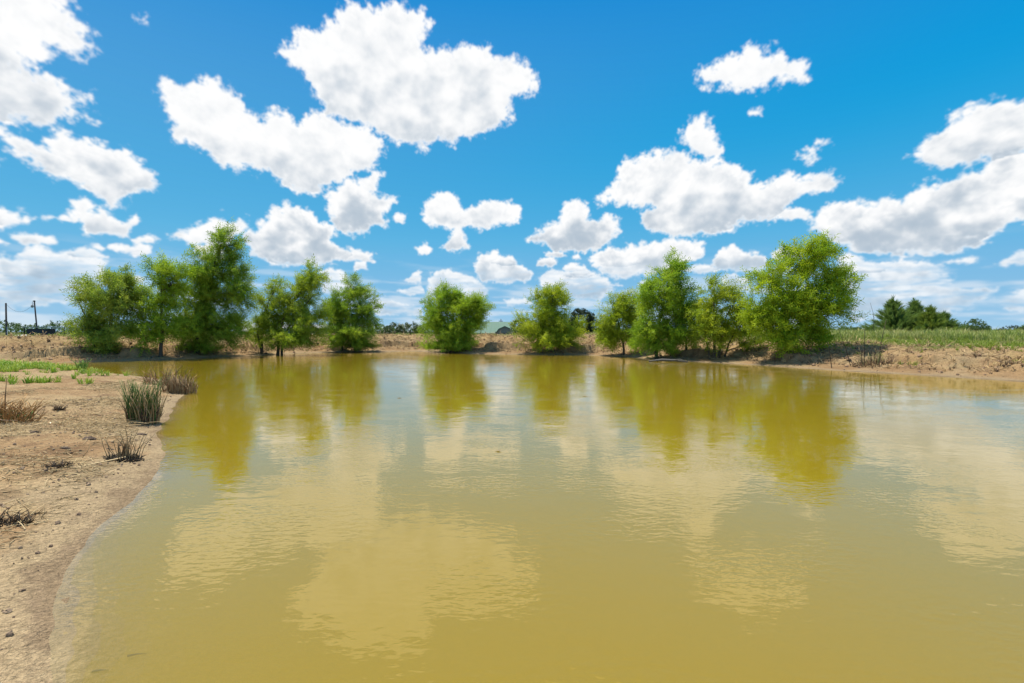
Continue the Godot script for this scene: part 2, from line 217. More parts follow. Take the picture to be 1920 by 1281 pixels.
func sky_part(az0: float, az1: float, el0: float, el1: float, step: float, list: Array) -> Image:
	# bearings az0..az1 and heights el0..el1 in degrees, one pixel every step degrees; the top row is the highest
	var w := int(round((az1 - az0) / step))
	var h := int(round((el1 - el0) / step))
	var inside := PackedFloat32Array()
	inside.resize(w * h)
	inside.fill(-9.0)
	var grey := PackedFloat32Array()
	grey.resize(w * h)
	var low := PackedFloat32Array()
	low.resize(w * h)
	var puff := noise(11, 0.36, 3)
	puff.noise_type = FastNoiseLite.TYPE_CELLULAR
	puff.cellular_return_type = FastNoiseLite.RETURN_DISTANCE
	puff.cellular_jitter = 1.0
	puff.fractal_gain = 0.40
	puff.fractal_lacunarity = 2.1
	var warp := noise(12, 0.5, 3)
	var wisp := noise(23, 0.7, 4)
	wisp.fractal_gain = 0.6
	var broad := noise(37, 0.13, 3)
	for c in list:
		var pts: Array = c[2]
		var n := pts.size() / 2
		var b := [1e9, -1e9, 1e9, -1e9]
		for i in n:
			b = [minf(b[0], pts[2 * i]), maxf(b[1], pts[2 * i]), minf(b[2], pts[2 * i + 1]), maxf(b[3], pts[2 * i + 1])]
		var tall: float = b[3] - b[2]
		var soft: float = c[1]
		var px := PackedFloat32Array()
		var py := PackedFloat32Array()
		for i in n:
			px.append(pts[2 * i])
			py.append(pts[2 * i + 1])
		var c0 := maxi(0, int((b[0] - 1.5 - az0) / step))
		var c1 := mini(w, int((b[1] + 1.5 - az0) / step))
		var r0 := maxi(0, int((el1 - b[3] - 1.5) / step))
		var r1 := mini(h, int((el1 - b[2] + 1.5) / step))
		var squash := 1.0 / maxf(0.25, cos(deg_to_rad((b[2] + b[3]) * 0.5)))
		for r in range(r0, r1):
			var y := el1 - (r + 0.5) * step
			for q in range(c0, c1):
				var x := az0 + (q + 0.5) * step
				var best := 1e9
				var odd := false
				var j := n - 1
				for i in n:
					var ax := px[j]
					var ay := py[j]
					var ex := px[i] - ax
					var ey := py[i] - ay
					var wx := x - ax
					var wy := y - ay
					var t := clampf((wx * ex + wy * ey) / (ex * ex + ey * ey + 1e-9), 0.0, 1.0)
					var dx := (wx - ex * t) / squash
					var dy := wy - ey * t
					best = minf(best, dx * dx + dy * dy)
					if (ay > y) != (py[i] > y) and x < ax + ex * (y - ay) / ey:
						odd = not odd
					j = i
				var d := sqrt(best)
				var at := r * w + q
				var s := d if odd else -d
				s = s / soft
				if s > inside[at]:
					inside[at] = s
				if odd:
					grey[at] = maxf(grey[at], c[0])
					low[at] = maxf(low[at], clampf((b[3] - y) / tall, 0.0, 1.0))
	var sin_sun := sin(deg_to_rad(SUN_EL))
	var cos_sun := cos(deg_to_rad(SUN_EL))
	var data := PackedByteArray()
	data.resize(w * h * 3)
	var k := 0
	for r in h:
		var y := el1 - (r + 0.5) * step
		# clear air: pale at the horizon, deep overhead
		var t := pow(1.0 - clampf(y / 90.0, 0.0, 1.0), 1.0)
		var clear: Color
		if y < 10.0:
			clear = Color(0.41, 0.70, 0.86).lerp(Color(0.130, 0.500, 0.800), sqrt(maxf(y, 0.0) / 10.0))
		elif y < 33.0:
			clear = Color(0.130, 0.500, 0.800).lerp(Color(0.012, 0.275, 0.700), pow((y - 10.0) / 23.0, 0.8))
		else:
			clear = Color(0.012, 0.275, 0.700).lerp(Color(0.008, 0.175, 0.55), (y - 33.0) / 57.0)
		for q in w:
			var x := az0 + (q + 0.5) * step
			var at := r * w + q
			# the air scatters more white light near the sun
			var gamma := rad_to_deg(acos(clampf(sin(deg_to_rad(y)) * sin_sun + cos(deg_to_rad(y)) * cos_sun * cos(deg_to_rad(x - SUN_AZ)), -1.0, 1.0)))
			var away := smoothstep(38.0, 72.0, gamma)
			var air := Color(clear.r * lerpf(1.0, lerpf(1.5, 0.1, away), smoothstep(4.0, 24.0, y)), clear.g * lerpf(0.96, 0.89, away), clear.b * 0.94)
			var col := air
			# thin streaks of far cloud low down
			var a := 0.0
			var shade := 0.0
			if y < 9.0:
				var st := wisp.get_noise_2d(x * 0.16 + y * 0.1, y * 0.9 + 400.0) * 0.9 + broad.get_noise_2d(x * 0.7, y * 5.0) * 0.9
				a = smoothstep(-0.15, 0.65, st) * (1.0 - smoothstep(2.0, 9.0, y)) * 0.7
				shade = 0.12
			var s := inside[at]
			if s > -1.6:
				var f := 1.0 if y > 14.0 else lerpf(0.62, 1.0, y / 14.0)
				var wx := x + warp.get_noise_2d(x, y) * 0.9
				var wy := y + warp.get_noise_2d(x + 70.0, y) * 0.9
				var k1 := lerpf(2.0, 1.0, smoothstep(8.0, 24.0, y))
				var bump := 0.5 - puff.get_noise_2d(wx * k1, wy * k1 * 1.15)
				var fray := wisp.get_noise_2d(x * 0.75, y * 0.85) + 0.35 * wisp.get_noise_2d(x * 2.3 + 40.0, y * 2.6)
				var u := s + (bump - 0.9) * 1.0 * f + fray * 0.90 * f
				var ca := pow(smoothstep(-0.28, 0.72 * f, u), 1.2)
				if y < 8.0:
					ca *= lerpf(clampf(0.75 + 1.1 * wisp.get_noise_2d(x * 0.3, y * 1.6), 0.2, 1.0), 1.0, smoothstep(3.5, 8.0, y))
				if ca > 0.0:
					var above := 0.5 - puff.get_noise_2d(wx * k1 + 0.1, (wy + 0.22) * k1 * 1.15)
					var g := grey[at] * lerpf(1.5, 1.0, smoothstep(8.0, 20.0, y))
					var wide := broad.get_noise_2d(x * 1.7, y * 2.3)
					var thick := smoothstep(0.3, 2.4, u)
					var sh := g * 0.34 * thick * (0.65 + 1.3 * wide)
					sh += g * 0.78 * smoothstep(0.40, 1.0, low[at] + wide * 0.25) * smoothstep(0.1, 1.0, u)
					sh += (above - bump) * (0.16 + 0.30 * g) * smoothstep(0.15, 0.8, u)
					sh += (0.9 - bump) * (0.03 + 0.14 * g) * thick
					shade = lerpf(shade, 1.0 - exp(-1.6 * maxf(0.0, sh * (0.9 + 0.9 * wide + 0.5 * fray) + 0.02)), ca)
					a = maxf(a, ca)
			if a > 0.0:
				var white := Color(1.0, 1.0, 1.0).lerp(Color(0.44, 0.53, 0.625), shade)
				# far clouds are seen through more air
				white = white.lerp(air, 0.32 * (1.0 - smoothstep(1.0, 9.0, y)))
				col = air.lerp(white, a)
			col = col.linear_to_srgb()
			data[k] = clampi(int(col.r * 255.0 + 0.5), 0, 255)
			data[k + 1] = clampi(int(col.g * 255.0 + 0.5), 0, 255)
			data[k + 2] = clampi(int(col.b * 255.0 + 0.5), 0, 255)
			k += 3
	return Image.create_from_data(w, h, false, Image.FORMAT_RGB8, data)

func sky_picture() -> Image:
	var list := CLOUDS.duplicate()
	# the same kind of clouds all the way round and overhead
	for i in 120:
		var el := rad_to_deg(asin(rng.randf_range(0.05, 0.99)))
		var az := rng.randf_range(-180.0, 180.0)
		var wide := rng.randf_range(2.0, 8.0) * (0.35 + el / 40.0 if el < 34.0 else 1.2)
		wide = minf(wide, 11.0)
		var inview: bool = absf(az) < 48.0 + wide and el - wide * 0.4 < 37.0
		var pts := []
		for j in 16:
			var t := TAU * j / 16.0
			var rr := rng.randf_range(0.65, 1.15)
			pts.append(az + cos(t) * wide * rr / maxf(0.2, cos(deg_to_rad(el))))
			pts.append(el + sin(t) * wide * 0.45 * rr)
		if not inview:
			list.append([rng.randf_range(0.2, 0.9), 0.9, pts])
	# small puffs low over the horizon, all round
	var near_view := CLOUDS.duplicate()
	for i in 230:
		var el := rng.randf_range(2.2, 8.5)
		var az := rng.randf_range(-180.0, 180.0)
		var wide := rng.randf_range(0.35, 1.7) * (0.4 + el / 9.0)
		var pts := []
		for j in 10:
			var t := TAU * j / 10.0
			var rr := rng.randf_range(0.7, 1.2)
			pts.append(az + cos(t) * wide * rr)
			pts.append(el + sin(t) * wide * (0.5 if sin(t) > 0.0 else 0.18) * rr)
		list.append([0.6, 0.45, pts])
		if absf(az) < 55.0:
			near_view.append(list[-1])
	var step := 360.0 / 4096.0
	var whole := sky_part(-180.0, 180.0, 0.0, 90.0, step * 4.0, list)
	whole.resize(4096, 1024, Image.INTERPOLATE_CUBIC)
	var a0 := -600
	var fine := sky_part(a0 * step, -a0 * step, 0.0, 444 * step, step, near_view)
	var pic := Image.create(4096, 2048, false, Image.FORMAT_RGB8)
	pic.fill(Color(0.42, 0.40, 0.30))
	# bearing 0 (-z) lies at column 0, so both halves change places
	pic.blit_rect(whole, Rect2i(2048, 0, 2048, 1024), Vector2i.ZERO)
	pic.blit_rect(whole, Rect2i(0, 0, 2048, 1024), Vector2i(2048, 0))
	pic.blit_rect(fine, Rect2i(600, 0, 600, 444), Vector2i(0, 1024 - 444))
	pic.blit_rect(fine, Rect2i(0, 0, 600, 444), Vector2i(4096 - 600, 1024 - 444))
	return pic

# ---------------------------------------------------------------- the lie of the land
const GX := -34.0
const GZ := -52.0
const GS := 0.4
const GW := 150
const GH := 148
var sdf := PackedFloat32Array()

func make_sdf() -> void:
	sdf.resize(GW * GH)
	var n := SHORE.size() / 2
	var px := PackedFloat32Array()
	var pz := PackedFloat32Array()
	for i in n:
		px.append(SHORE[2 * i])
		pz.append(SHORE[2 * i + 1])
	for r in GH:
		var z := GZ + r * GS
		for q in GW:
			var x := GX + q * GS
			var best := 1e9
			var odd := false
			var j := n - 1
			for i in n:
				var ax := px[j]
				var az := pz[j]
				var ex := px[i] - ax
				var ez := pz[i] - az
				var wx := x - ax
				var wz := z - az
				var t := clampf((wx * ex + wz * ez) / (ex * ex + ez * ez), 0.0, 1.0)
				var dx := wx - ex * t
				var dz := wz - ez * t
				best = minf(best, dx * dx + dz * dz)
				if (az > z) != (pz[i] > z) and x < ax + ex * (z - az) / ez:
					odd = not odd
				j = i
			sdf[r * GW + q] = -sqrt(best) if odd else sqrt(best)

func shore_at(x: float, z: float) -> float:   # metres from the water's edge, negative in the pond
	var fx := (x - GX) / GS
	var fz := (z - GZ) / GS
	var cx := clampf(fx, 0.0, GW - 1.001)
	var cz := clampf(fz, 0.0, GH - 1.001)
	var i := int(cx)
	var j := int(cz)
	var u := cx - i
	var v := cz - j
	var k := j * GW + i
	var s := lerpf(lerpf(sdf[k], sdf[k + 1], u), lerpf(sdf[k + GW], sdf[k + GW + 1], u), v)
	return s + GS * Vector2(fx - cx, fz - cz).length()

func nearness(x: float, z: float) -> float:   # 1 on the low spit on the left, 0 on the far bank
	var line := -14.0 - maxf(0.0, -8.0 - x) * 0.62
	return smoothstep(-1.5, 1.5, z - line) * (1.0 - smoothstep(4.0, 9.0, x))

func height(x: float, z: float) -> float:
	var s := shore_at(x, z) + n_low.get_noise_2d(x * 3.0, z * 3.0) * 0.18 + n_mid.get_noise_2d(x * 0.8 + 9.0, z * 0.8) * 0.07
	var near := nearness(x, z)
	var fine := n_fine.get_noise_2d(x, z)
	var mid := n_mid.get_noise_2d(x, z)
	if s < 0.0:
		return maxf(-1.4, s * lerpf(0.30, 0.11, near)) + (mid * 0.012 if s < -0.05 else 0.0)
	var a := 0.0
	if near < 1.0:
		# far bank: a strip of wet mud, a broken ledge, a slope, a crest, then the field
		var ledge := 1.7 + n_low.get_noise_2d(x * 2.2 + 50.0, z * 2.2) * 1.5
		var drop := 0.30 + 0.26 * n_low.get_noise_2d(x * 3.0, z * 3.0 + 90.0)
		a = 0.16 * minf(s, 1.6) + drop * smoothstep(ledge, ledge + 0.16, s)
		a += 0.40 * smoothstep(0.9, 5.2, s)
		var second := 3.1 + n_low.get_noise_2d(x * 2.6 - 70.0, z * 2.6) * 1.3
		a += 0.16 * smoothstep(second, second + 0.14, s)
		var right := smoothstep(4.0, 14.0, x)
		a -= (0.55 - 0.50 * right) * smoothstep(9.0, 32.0, s)
		var rough := smoothstep(0.3, 1.2, s) * (1.0 - 0.8 * smoothstep(9.0, 20.0, s))
		a += rough * (mid * 0.085 + fine * 0.055)
		a *= 1.0 - 0.22 * right * (1.0 - smoothstep(8.0, 16.0, s))
		a = maxf(a, 0.012 * minf(s, 1.0))
	var b := 0.0
	if near > 0.0:
		b = 0.085 * s if s < 0.9 else 0.0765 + 0.052 * (s - 0.9) - 0.0016 * (s - 0.9) * (s - 0.9)
		if s > 8.0:
			b = 0.3654
		b += 0.16 * smoothstep(-11.0, -17.0, x)
		var rough2 := smoothstep(0.15, 0.9, s)
		b += rough2 * (mid * 0.034 + fine * 0.016 + n_low.get_noise_2d(x * 5.0, z * 5.0) * 0.03)
		if s > 0.3:
			b -= 0.034 * smoothstep(0.32, 0.12, n_pit.get_noise_2d(x, z) + 1.0) * smoothstep(-0.1, 0.25, n_low.get_noise_2d(x * 4.0 + 30.0, z * 4.0))
		b = maxf(b, 0.012 * minf(s, 1.0))
	return lerpf(a, b, near)

func ground_point(x: float, z: float, up := 0.0) -> Vector3:
	return Vector3(x, height(x, z) + up, z)

func span(list: PackedFloat32Array, a: float, b: float, step: float) -> void:
	var n := int(round(absf(b - a) / step))
	for i in n:
		list.append(lerpf(a, b, float(i) / n))

func make_ground() -> void:
	var xs := PackedFloat32Array([-500, -300, -200, -140, -100, -75, -58, -47, -40, -35, -31])
	span(xs, -28.0, -9.0, 0.14)
	span(xs, -9.0, -1.6, 0.045)
	span(xs, -1.6, 19.0, 0.14)
	xs.append_array(PackedFloat32Array([19, 20, 22, 25, 29, 34, 40, 48, 60, 80, 120, 180, 280, 500]))
	var zs := PackedFloat32Array([-600, -420, -300, -220, -160, -120, -95, -78, -66, -58, -53, -50])
	span(zs, -48.0, -16.0, 0.13)
	span(zs, -16.0, -9.0, 0.075)
	span(zs, -9.0, -1.4, 0.045)
	zs.append_array(PackedFloat32Array([-1.4, -1.0, -0.5, 0, 1, 2, 4, 7, 12, 20, 40, 90]))
	var w := xs.size()
	var h := zs.size()
	var pos := PackedVector3Array()
	pos.resize(w * h)
	var col := PackedColorArray()
	col.resize(w * h)
	var nor := PackedVector3Array()
	nor.resize(w * h)
	var patch := noise(71, 0.35, 4)
	var fleck := noise(72, 2.2, 3)
	var k := 0
	for j in h:
		var z := zs[j]
		for i in w:
			var x := xs[i]
			pos[k] = Vector3(x, height(x, z), z)
			var s := shore_at(x, z)
			var near := nearness(x, z)
			var p := patch.get_noise_2d(x, z)
			var f := fleck.get_noise_2d(x, z)
			var dry := Color(0.440, 0.312, 0.172).lerp(Color(0.345, 0.222, 0.115), smoothstep(-0.25, 0.4, p + f * 0.5))
			dry = dry.lerp(Color(0.440, 0.330, 0.180), smoothstep(0.05, 0.5, f - p * 0.6) * 0.8)
			if near < 0.5:
				dry = dry.lerp(Color(0.385, 0.235, 0.115), smoothstep(-0.1, 0.35, patch.get_noise_2d(x + 90.0, z)) * 0.65)
			var sand := Color(0.410, 0.308, 0.180).lerp(Color(0.335, 0.248, 0.148), smoothstep(-0.1, 0.5, f))
			var c := sand.lerp(dry, smoothstep(0.35, 0.75, s + p * 0.7 + f * 0.25) if near > 0.5 else smoothstep(0.1, 0.5, s + p * 0.4))
			if near < 0.5:
				c = c.lerp(Color(0.470, 0.345, 0.165), smoothstep(2.6, 4.6, s + p * 2.5 + f * 2.0) * 0.7)
			c = c.lerp(Color(0.170, 0.105, 0.060), smoothstep(0.12, 0.5, fleck.get_noise_2d(x * 0.8 + 31.0, z * 0.8) + 0.5 * patch.get_noise_2d(x * 1.5, z * 1.5 + 60.0)) * 0.6 * smoothstep(0.3, 1.0, s))
			c = c.lerp(Color(0.275, 0.198, 0.120), 1.0 - smoothstep(-0.08, 0.12, s + p * 0.30 + f * 0.25))
			# grassy field behind the bank
			var right := smoothstep(9.0, 15.0, x)
			var edge := lerpf(9.0, 4.2, right)
			var g := smoothstep(-0.4, 1.4, s - edge + p * 3.0 + f * 1.2) * (1.0 - near)
			c = c.lerp(Color(0.110, 0.135, 0.035).lerp(Color(0.200, 0.190, 0.070), smoothstep(-0.3, 0.4, f)), g)
			col[k] = c * lerpf(1.02, 1.17, near)
			k += 1
	for j in h:
		for i in w:
			var a := pos[j * w + maxi(i - 1, 0)]
			var b := pos[j * w + mini(i + 1, w - 1)]
			var c := pos[maxi(j - 1, 0) * w + i]
			var d := pos[mini(j + 1, h - 1) * w + i]
			nor[j * w + i] = (d - c).cross(b - a).normalized()
	var idx := PackedInt32Array()
	for j in h - 1:
		for i in w - 1:
			var a := j * w + i
			if pos[a].y < -1.3 and pos[a + w + 1].y < -1.3 and (i % 2 == 3):
				continue
			idx.append_array(PackedInt32Array([a, a + 1, a + w + 1, a, a + w + 1, a + w]))
	var arr := []
	arr.resize(Mesh.ARRAY_MAX)
	arr[Mesh.ARRAY_VERTEX] = pos
	arr[Mesh.ARRAY_NORMAL] = nor
	arr[Mesh.ARRAY_COLOR] = col
	arr[Mesh.ARRAY_INDEX] = idx
	var mesh := ArrayMesh.new()
	mesh.add_surface_from_arrays(Mesh.PRIMITIVE_TRIANGLES, arr)
	var m := mat(Color.WHITE, 0.95, true)
	m.metallic_specular = 0.2
	m.albedo_texture = soil_picture()
	m.heightmap_enabled = true
	m.heightmap_texture = soil_relief()
	m.heightmap_scale = 3.0
	m.uv1_triplanar = true
	m.uv1_world_triplanar = true
	m.uv1_scale = Vector3(0.55, 0.55, 0.55)
	var o := part("ground", mesh, m, self)
	tag(o, "", "", "", "structure")

func soil_picture() -> ImageTexture:
	# grains, crumbs and bits of straw, in light and dark
	var r := RandomNumberGenerator.new()
	r.seed = 5
	var n := noise(5, 0.03, 5)
	n.fractal_gain = 0.7
	var base := n.get_seamless_image(1024, 1024)
	base.convert(Image.FORMAT_L8)
	var d := base.get_data()
	for i in d.size():
		d[i] = clampi(int(214.0 + (d[i] - 128.0) * 0.42 + r.randf_range(-16.0, 16.0)), 0, 255)
	for i in 5200:
		var x := r.randf() * 1024.0
		var y := r.randf() * 1024.0
		var t := r.randf() * PI
		var long := r.randf_range(4.0, 42.0)
		var v := 252 if r.randf() < 0.6 else r.randi_range(120, 170)
		for s in int(long):
			var xx := posmod(int(x + cos(t) * s), 1024)
			var yy := posmod(int(y + sin(t) * s), 1024)
			d[yy * 1024 + xx] = v
		t += 0.0
	for i in 2600:
		var x := r.randi() % 1024
		var y := r.randi() % 1024
		var v := 235 if r.randf() < 0.4 else r.randi_range(110, 175)
		var big := r.randi_range(1, 3)
		for a in big:
			for b in big + 1:
				d[posmod(y + a, 1024) * 1024 + posmod(x + b, 1024)] = v
	return ImageTexture.create_from_image(Image.create_from_data(1024, 1024, false, Image.FORMAT_L8, d))

func soil_relief() -> ImageTexture:
	var n := noise(6, 0.035, 6)
	n.fractal_gain = 0.65
	return ImageTexture.create_from_image(n.get_seamless_image(1024, 1024))

# ---------------------------------------------------------------- the water
func ripple_picture() -> ImageTexture:
	# small wind ripples, stronger in some patches than in others; heights as floats
	var size := 1024
	var a := noise(81, 0.05, 3)
	var b := noise(82, 0.012, 2)
	var c := noise(83, 0.0035, 2)
	var ia := a.get_seamless_image(size, size)
	var ib := b.get_seamless_image(size, size)
	var ic := c.get_seamless_image(size, size)
	for im in [ia, ib, ic]:
		im.convert(Image.FORMAT_RF)
	var fa := ia.get_data().to_float32_array()
	var fb := ib.get_data().to_float32_array()
	var fc := ic.get_data().to_float32_array()
	for i in fa.size():
		var p := smoothstep(0.30, 0.75, fc[i])
		fa[i] = 0.5 + (fa[i] - 0.5) * (0.25 + 0.75 * p) + (fb[i] - 0.5) * 0.6
	return ImageTexture.create_from_image(Image.create_from_data(size, size, false, Image.FORMAT_RF, fa.to_byte_array()))

func make_water() -> void:
	var m := StandardMaterial3D.new()
	m.albedo_color = Color(0.375, 0.268, 0.020).linear_to_srgb()
	m.albedo_color.a = 0.20
	m.transparency = BaseMaterial3D.TRANSPARENCY_ALPHA
	m.roughness = 0.02
	m.metallic_specular = 0.5
	m.heightmap_enabled = true
	m.heightmap_texture = ripple_picture()
	m.heightmap_scale = 0.19
	m.uv1_triplanar = true
	m.uv1_world_triplanar = true
	m.uv1_scale = Vector3(0.15, 0.15, 0.27)
	var st := start()
	quad(st, Vector3(-26, 0, -41), Vector3(20, 0, -41), Vector3(20, 0, 2), Vector3(-26, 0, 2))
	var o := part("pond_water", done(st), m, self)
	tag(o, "", "", "", "structure")
	# silt hangs thicker the deeper one looks: thin layers of it, each ending where it meets the bed
	var silt := StandardMaterial3D.new()
	silt.albedo_color = Color(0.400, 0.280, 0.018).linear_to_srgb()
	silt.albedo_color.a = 0.20
	silt.transparency = BaseMaterial3D.TRANSPARENCY_ALPHA
	silt.roughness = 1.0
	silt.specular_mode = BaseMaterial3D.SPECULAR_DISABLED
	silt.cull_mode = BaseMaterial3D.CULL_DISABLED
	for y in [0.005, 0.014, 0.025, 0.038, 0.054, 0.074, 0.100]:
		st = start()
		quad(st, Vector3(-26, -y, -41), Vector3(20, -y, -41), Vector3(20, -y, 2), Vector3(-26, -y, 2))
		part("silt_layer", done(st), silt, o)
	var fog := FogVolume.new()
	fog.name = "suspended_silt"
	fog.shape = RenderingServer.FOG_VOLUME_SHAPE_BOX
	fog.size = Vector3(45.8, 1.6, 42.8)
	fog.position = Vector3(-3, -0.806, -19.5)
	var fm := FogMaterial.new()
	fm.albedo = Color(0.90, 0.70, 0.06).linear_to_srgb()
	fm.density = 5.0
	fog.material = fm
	add_child(fog)
	tag(fog, "", "", "", "stuff")

# ---------------------------------------------------------------- trees
var sprig: ArrayMesh
var leaf_clump: ArrayMesh
var cedar_spray: ArrayMesh

func make_sprig() -> ArrayMesh:
	# a thin twig along y with narrow hanging leaves
	var st := start()
	st.set_smooth_group(-1)
	for i in 13:
		var y := 0.02 + 0.46 * i / 12.0
		var turn := i * 2.4
		var out := Vector3(cos(turn), 0.0, sin(turn))
		var foot := Vector3(0, y, 0)
		var long := rng.randf_range(0.13, 0.20)
		var tip := foot + (out * 0.75 + Vector3(0, rng.randf_range(0.2, 0.9), 0)).normalized() * long
		var midp := foot.lerp(tip, 0.45) + Vector3(0, 0.012, 0)
		var side := (tip - foot).cross(Vector3.UP).normalized() * 0.019
		tri(st, foot, midp + side, tip)
		tri(st, foot, tip, midp - side)
	tri(st, Vector3(-0.003, 0, 0), Vector3(0.003, 0, 0), Vector3(0, 0.50, 0))
	return done(st)

func make_leaf_clump() -> ArrayMesh:
	var st := start()
	st.set_smooth_group(-1)
	for i in 22:
		var b := any_turn()
		var c := Vector3(rng.randfn(), rng.randfn(), rng.randfn()).normalized() * rng.randf() * 0.34
		tri(st, c + b * Vector3(0, 0.12, 0), c + b * Vector3(0.05, 0, 0.01), c + b * Vector3(0, -0.08, 0))
		tri(st, c + b * Vector3(0, 0.12, 0), c + b * Vector3(0, -0.08, 0), c + b * Vector3(-0.05, 0, 0.01))
	return done(st)

func make_cedar_spray() -> ArrayMesh:
	# a feathery pointed branchlet along y
	var st := start()
	st.set_smooth_group(-1)
	for i in 24:
		var y := 0.55 * i / 24.0
		var turn := i * 2.4
		var out := Vector3(cos(turn), 0.9, sin(turn)).normalized()
		var long := 0.20 * (1.0 - 0.65 * i / 24.0)
		var side := out.cross(Vector3(sin(turn), 0.3, cos(turn))).normalized() * 0.014
		var foot := Vector3(0, y, 0)
		tri(st, foot - side, foot + side, foot + out * long)
	tri(st, Vector3(-0.02, 0, 0), Vector3(0.02, 0, 0), Vector3(0, 0.75, 0))
	tri(st, Vector3(0, 0, -0.02), Vector3(0, 0, 0.02), Vector3(0, 0.75, 0))
	return done(st)

func in_ball() -> Vector3:
	while true:
		var v := Vector3(rng.randf_range(-1, 1), rng.randf_range(-1, 1), rng.randf_range(-1, 1))
		if v.length() < 1.0:
			return v
	return Vector3.ZERO

func willow(d: Array) -> void:
	var foot := ground_point(d[1], d[2], -0.05)
	var o := thing("willow_tree", foot, d[0], "tree", "willows along the far bank")
	var tone: Array = TONES[d[3]]
	var stem_points := []
	for s in d[5]:
		var pts := []
		var radii := []
		var n: int = s.size() / 2
		var top := maxf(1.0, s[2 * n - 1])
		var deep := rng.randf_range(-0.25, 0.25)
		for i in n:
			var f := float(i) / (n - 1)
			pts.append(Vector3(s[2 * i] + rng.randf_range(-0.04, 0.04), s[2 * i + 1] - (0.15 if i == 0 else 0.0), deep * f))
			radii.append(lerpf(0.018 * top + 0.02, 0.012, f))
		# round the bends off
		var fine_p := []
		var fine_r := []
		for i in n - 1:
			for q in 4:
				var t := q / 4.0
				var p0: Vector3 = pts[maxi(i - 1, 0)]
				fine_p.append(pts[i].cubic_interpolate(pts[i + 1], p0, pts[mini(i + 2, n - 1)], t) + Vector3(rng.randf_range(-0.02, 0.02), 0, rng.randf_range(-0.03, 0.03)))
				fine_r.append(lerpf(radii[i], radii[i + 1], t))
		fine_p.append(pts[-1])
		fine_r.append(radii[-1])
		var wood := start()
		tube(wood, fine_p, fine_r, 7)
		part("trunk", done(wood), M.bark, o)
		stem_points.append_array(fine_p)
	var limbs := start()
	var where := []
	var tints := []
	var lobes: Array = d[6]
	for i in lobes.size() / 4:
		var c := Vector3(lobes[4 * i], lobes[4 * i + 1], rng.randf_range(-0.3, 0.3) * float(lobes[4 * i + 2]))
		var rx: float = lobes[4 * i + 2] * 1.06
		var ry: float = lobes[4 * i + 3] * 1.04
		var r := Vector3(rx, ry, (rx + minf(rx, ry)) * 0.5 + 0.15)
		# a limb from the nearest lower point of a stem to the lobe
		var from: Vector3 = stem_points[0]
		var best := 1e9
		for q in stem_points:
			var gap: float = (q - c).length() + 1.6 * maxf(0.0, q.y - c.y + 0.2)
			if gap < best:
				best = gap
				from = q
		var elbow := from.lerp(c, 0.5) + Vector3(0, -0.05, 0)
		tube(limbs, [from, elbow, c], [0.035, 0.026, 0.016], 5)
		var twigs := int(8.0 + 12.0 * rx * ry)
		var total := 420.0 * rx * ry * float(d[4])
		for t in twigs:
			var e := in_ball()
			e = e.normalized() * pow(e.length(), 0.45) if e.length() > 0.05 else Vector3.UP
			var tip := c + e * r
			if foot.y + tip.y < 0.08:
				tip.y = 0.08 - foot.y + rng.randf() * 0.3
			var root := c.lerp(from, rng.randf() * 0.4) + in_ball() * 0.1
			var bend := root.lerp(tip, 0.55) + Vector3(rng.randf_range(-0.12, 0.12), 0.10 + rng.randf() * 0.10, rng.randf_range(-0.12, 0.12))
			tube(limbs, [root, bend, tip], [0.011, 0.008, 0.004], 3)
			var mix := clampf(rng.randfn(0.45, 0.3), 0.0, 1.0)
			var each := int(total / twigs * rng.randf_range(0.55, 1.45))
			var scatter := 0.12 + 0.10 * minf(rx, ry)
			for s in each:
				var f := pow(rng.randf(), 0.7)
				var p := (root.lerp(bend, f * 2.0) if f < 0.5 else bend.lerp(tip, f * 2.0 - 1.0)) + in_ball() * scatter
				var dir := (tip - root).normalized() * 0.7 + in_ball() * 0.9 + Vector3(0.22, -0.05, 0)
				if foot.y + p.y < 0.10:
					continue
				if foot.y + p.y < 0.5:
					dir.y = absf(dir.y)
				where.append(Transform3D(along(dir, rng.randf_range(0.7, 1.15)), p))
				var a: Color = tone[0]
				tints.append(a.lerp(tone[1], clampf(mix + rng.randf_range(-0.3, 0.3), 0.0, 1.0)))
	tag(part("branches", done(limbs), M.bark, o), "", "", "", "stuff")
	var crown := copies("crown", sprig, M.willow_leaf, where, tints, o)
	tag(crown, "", "", "", "stuff")

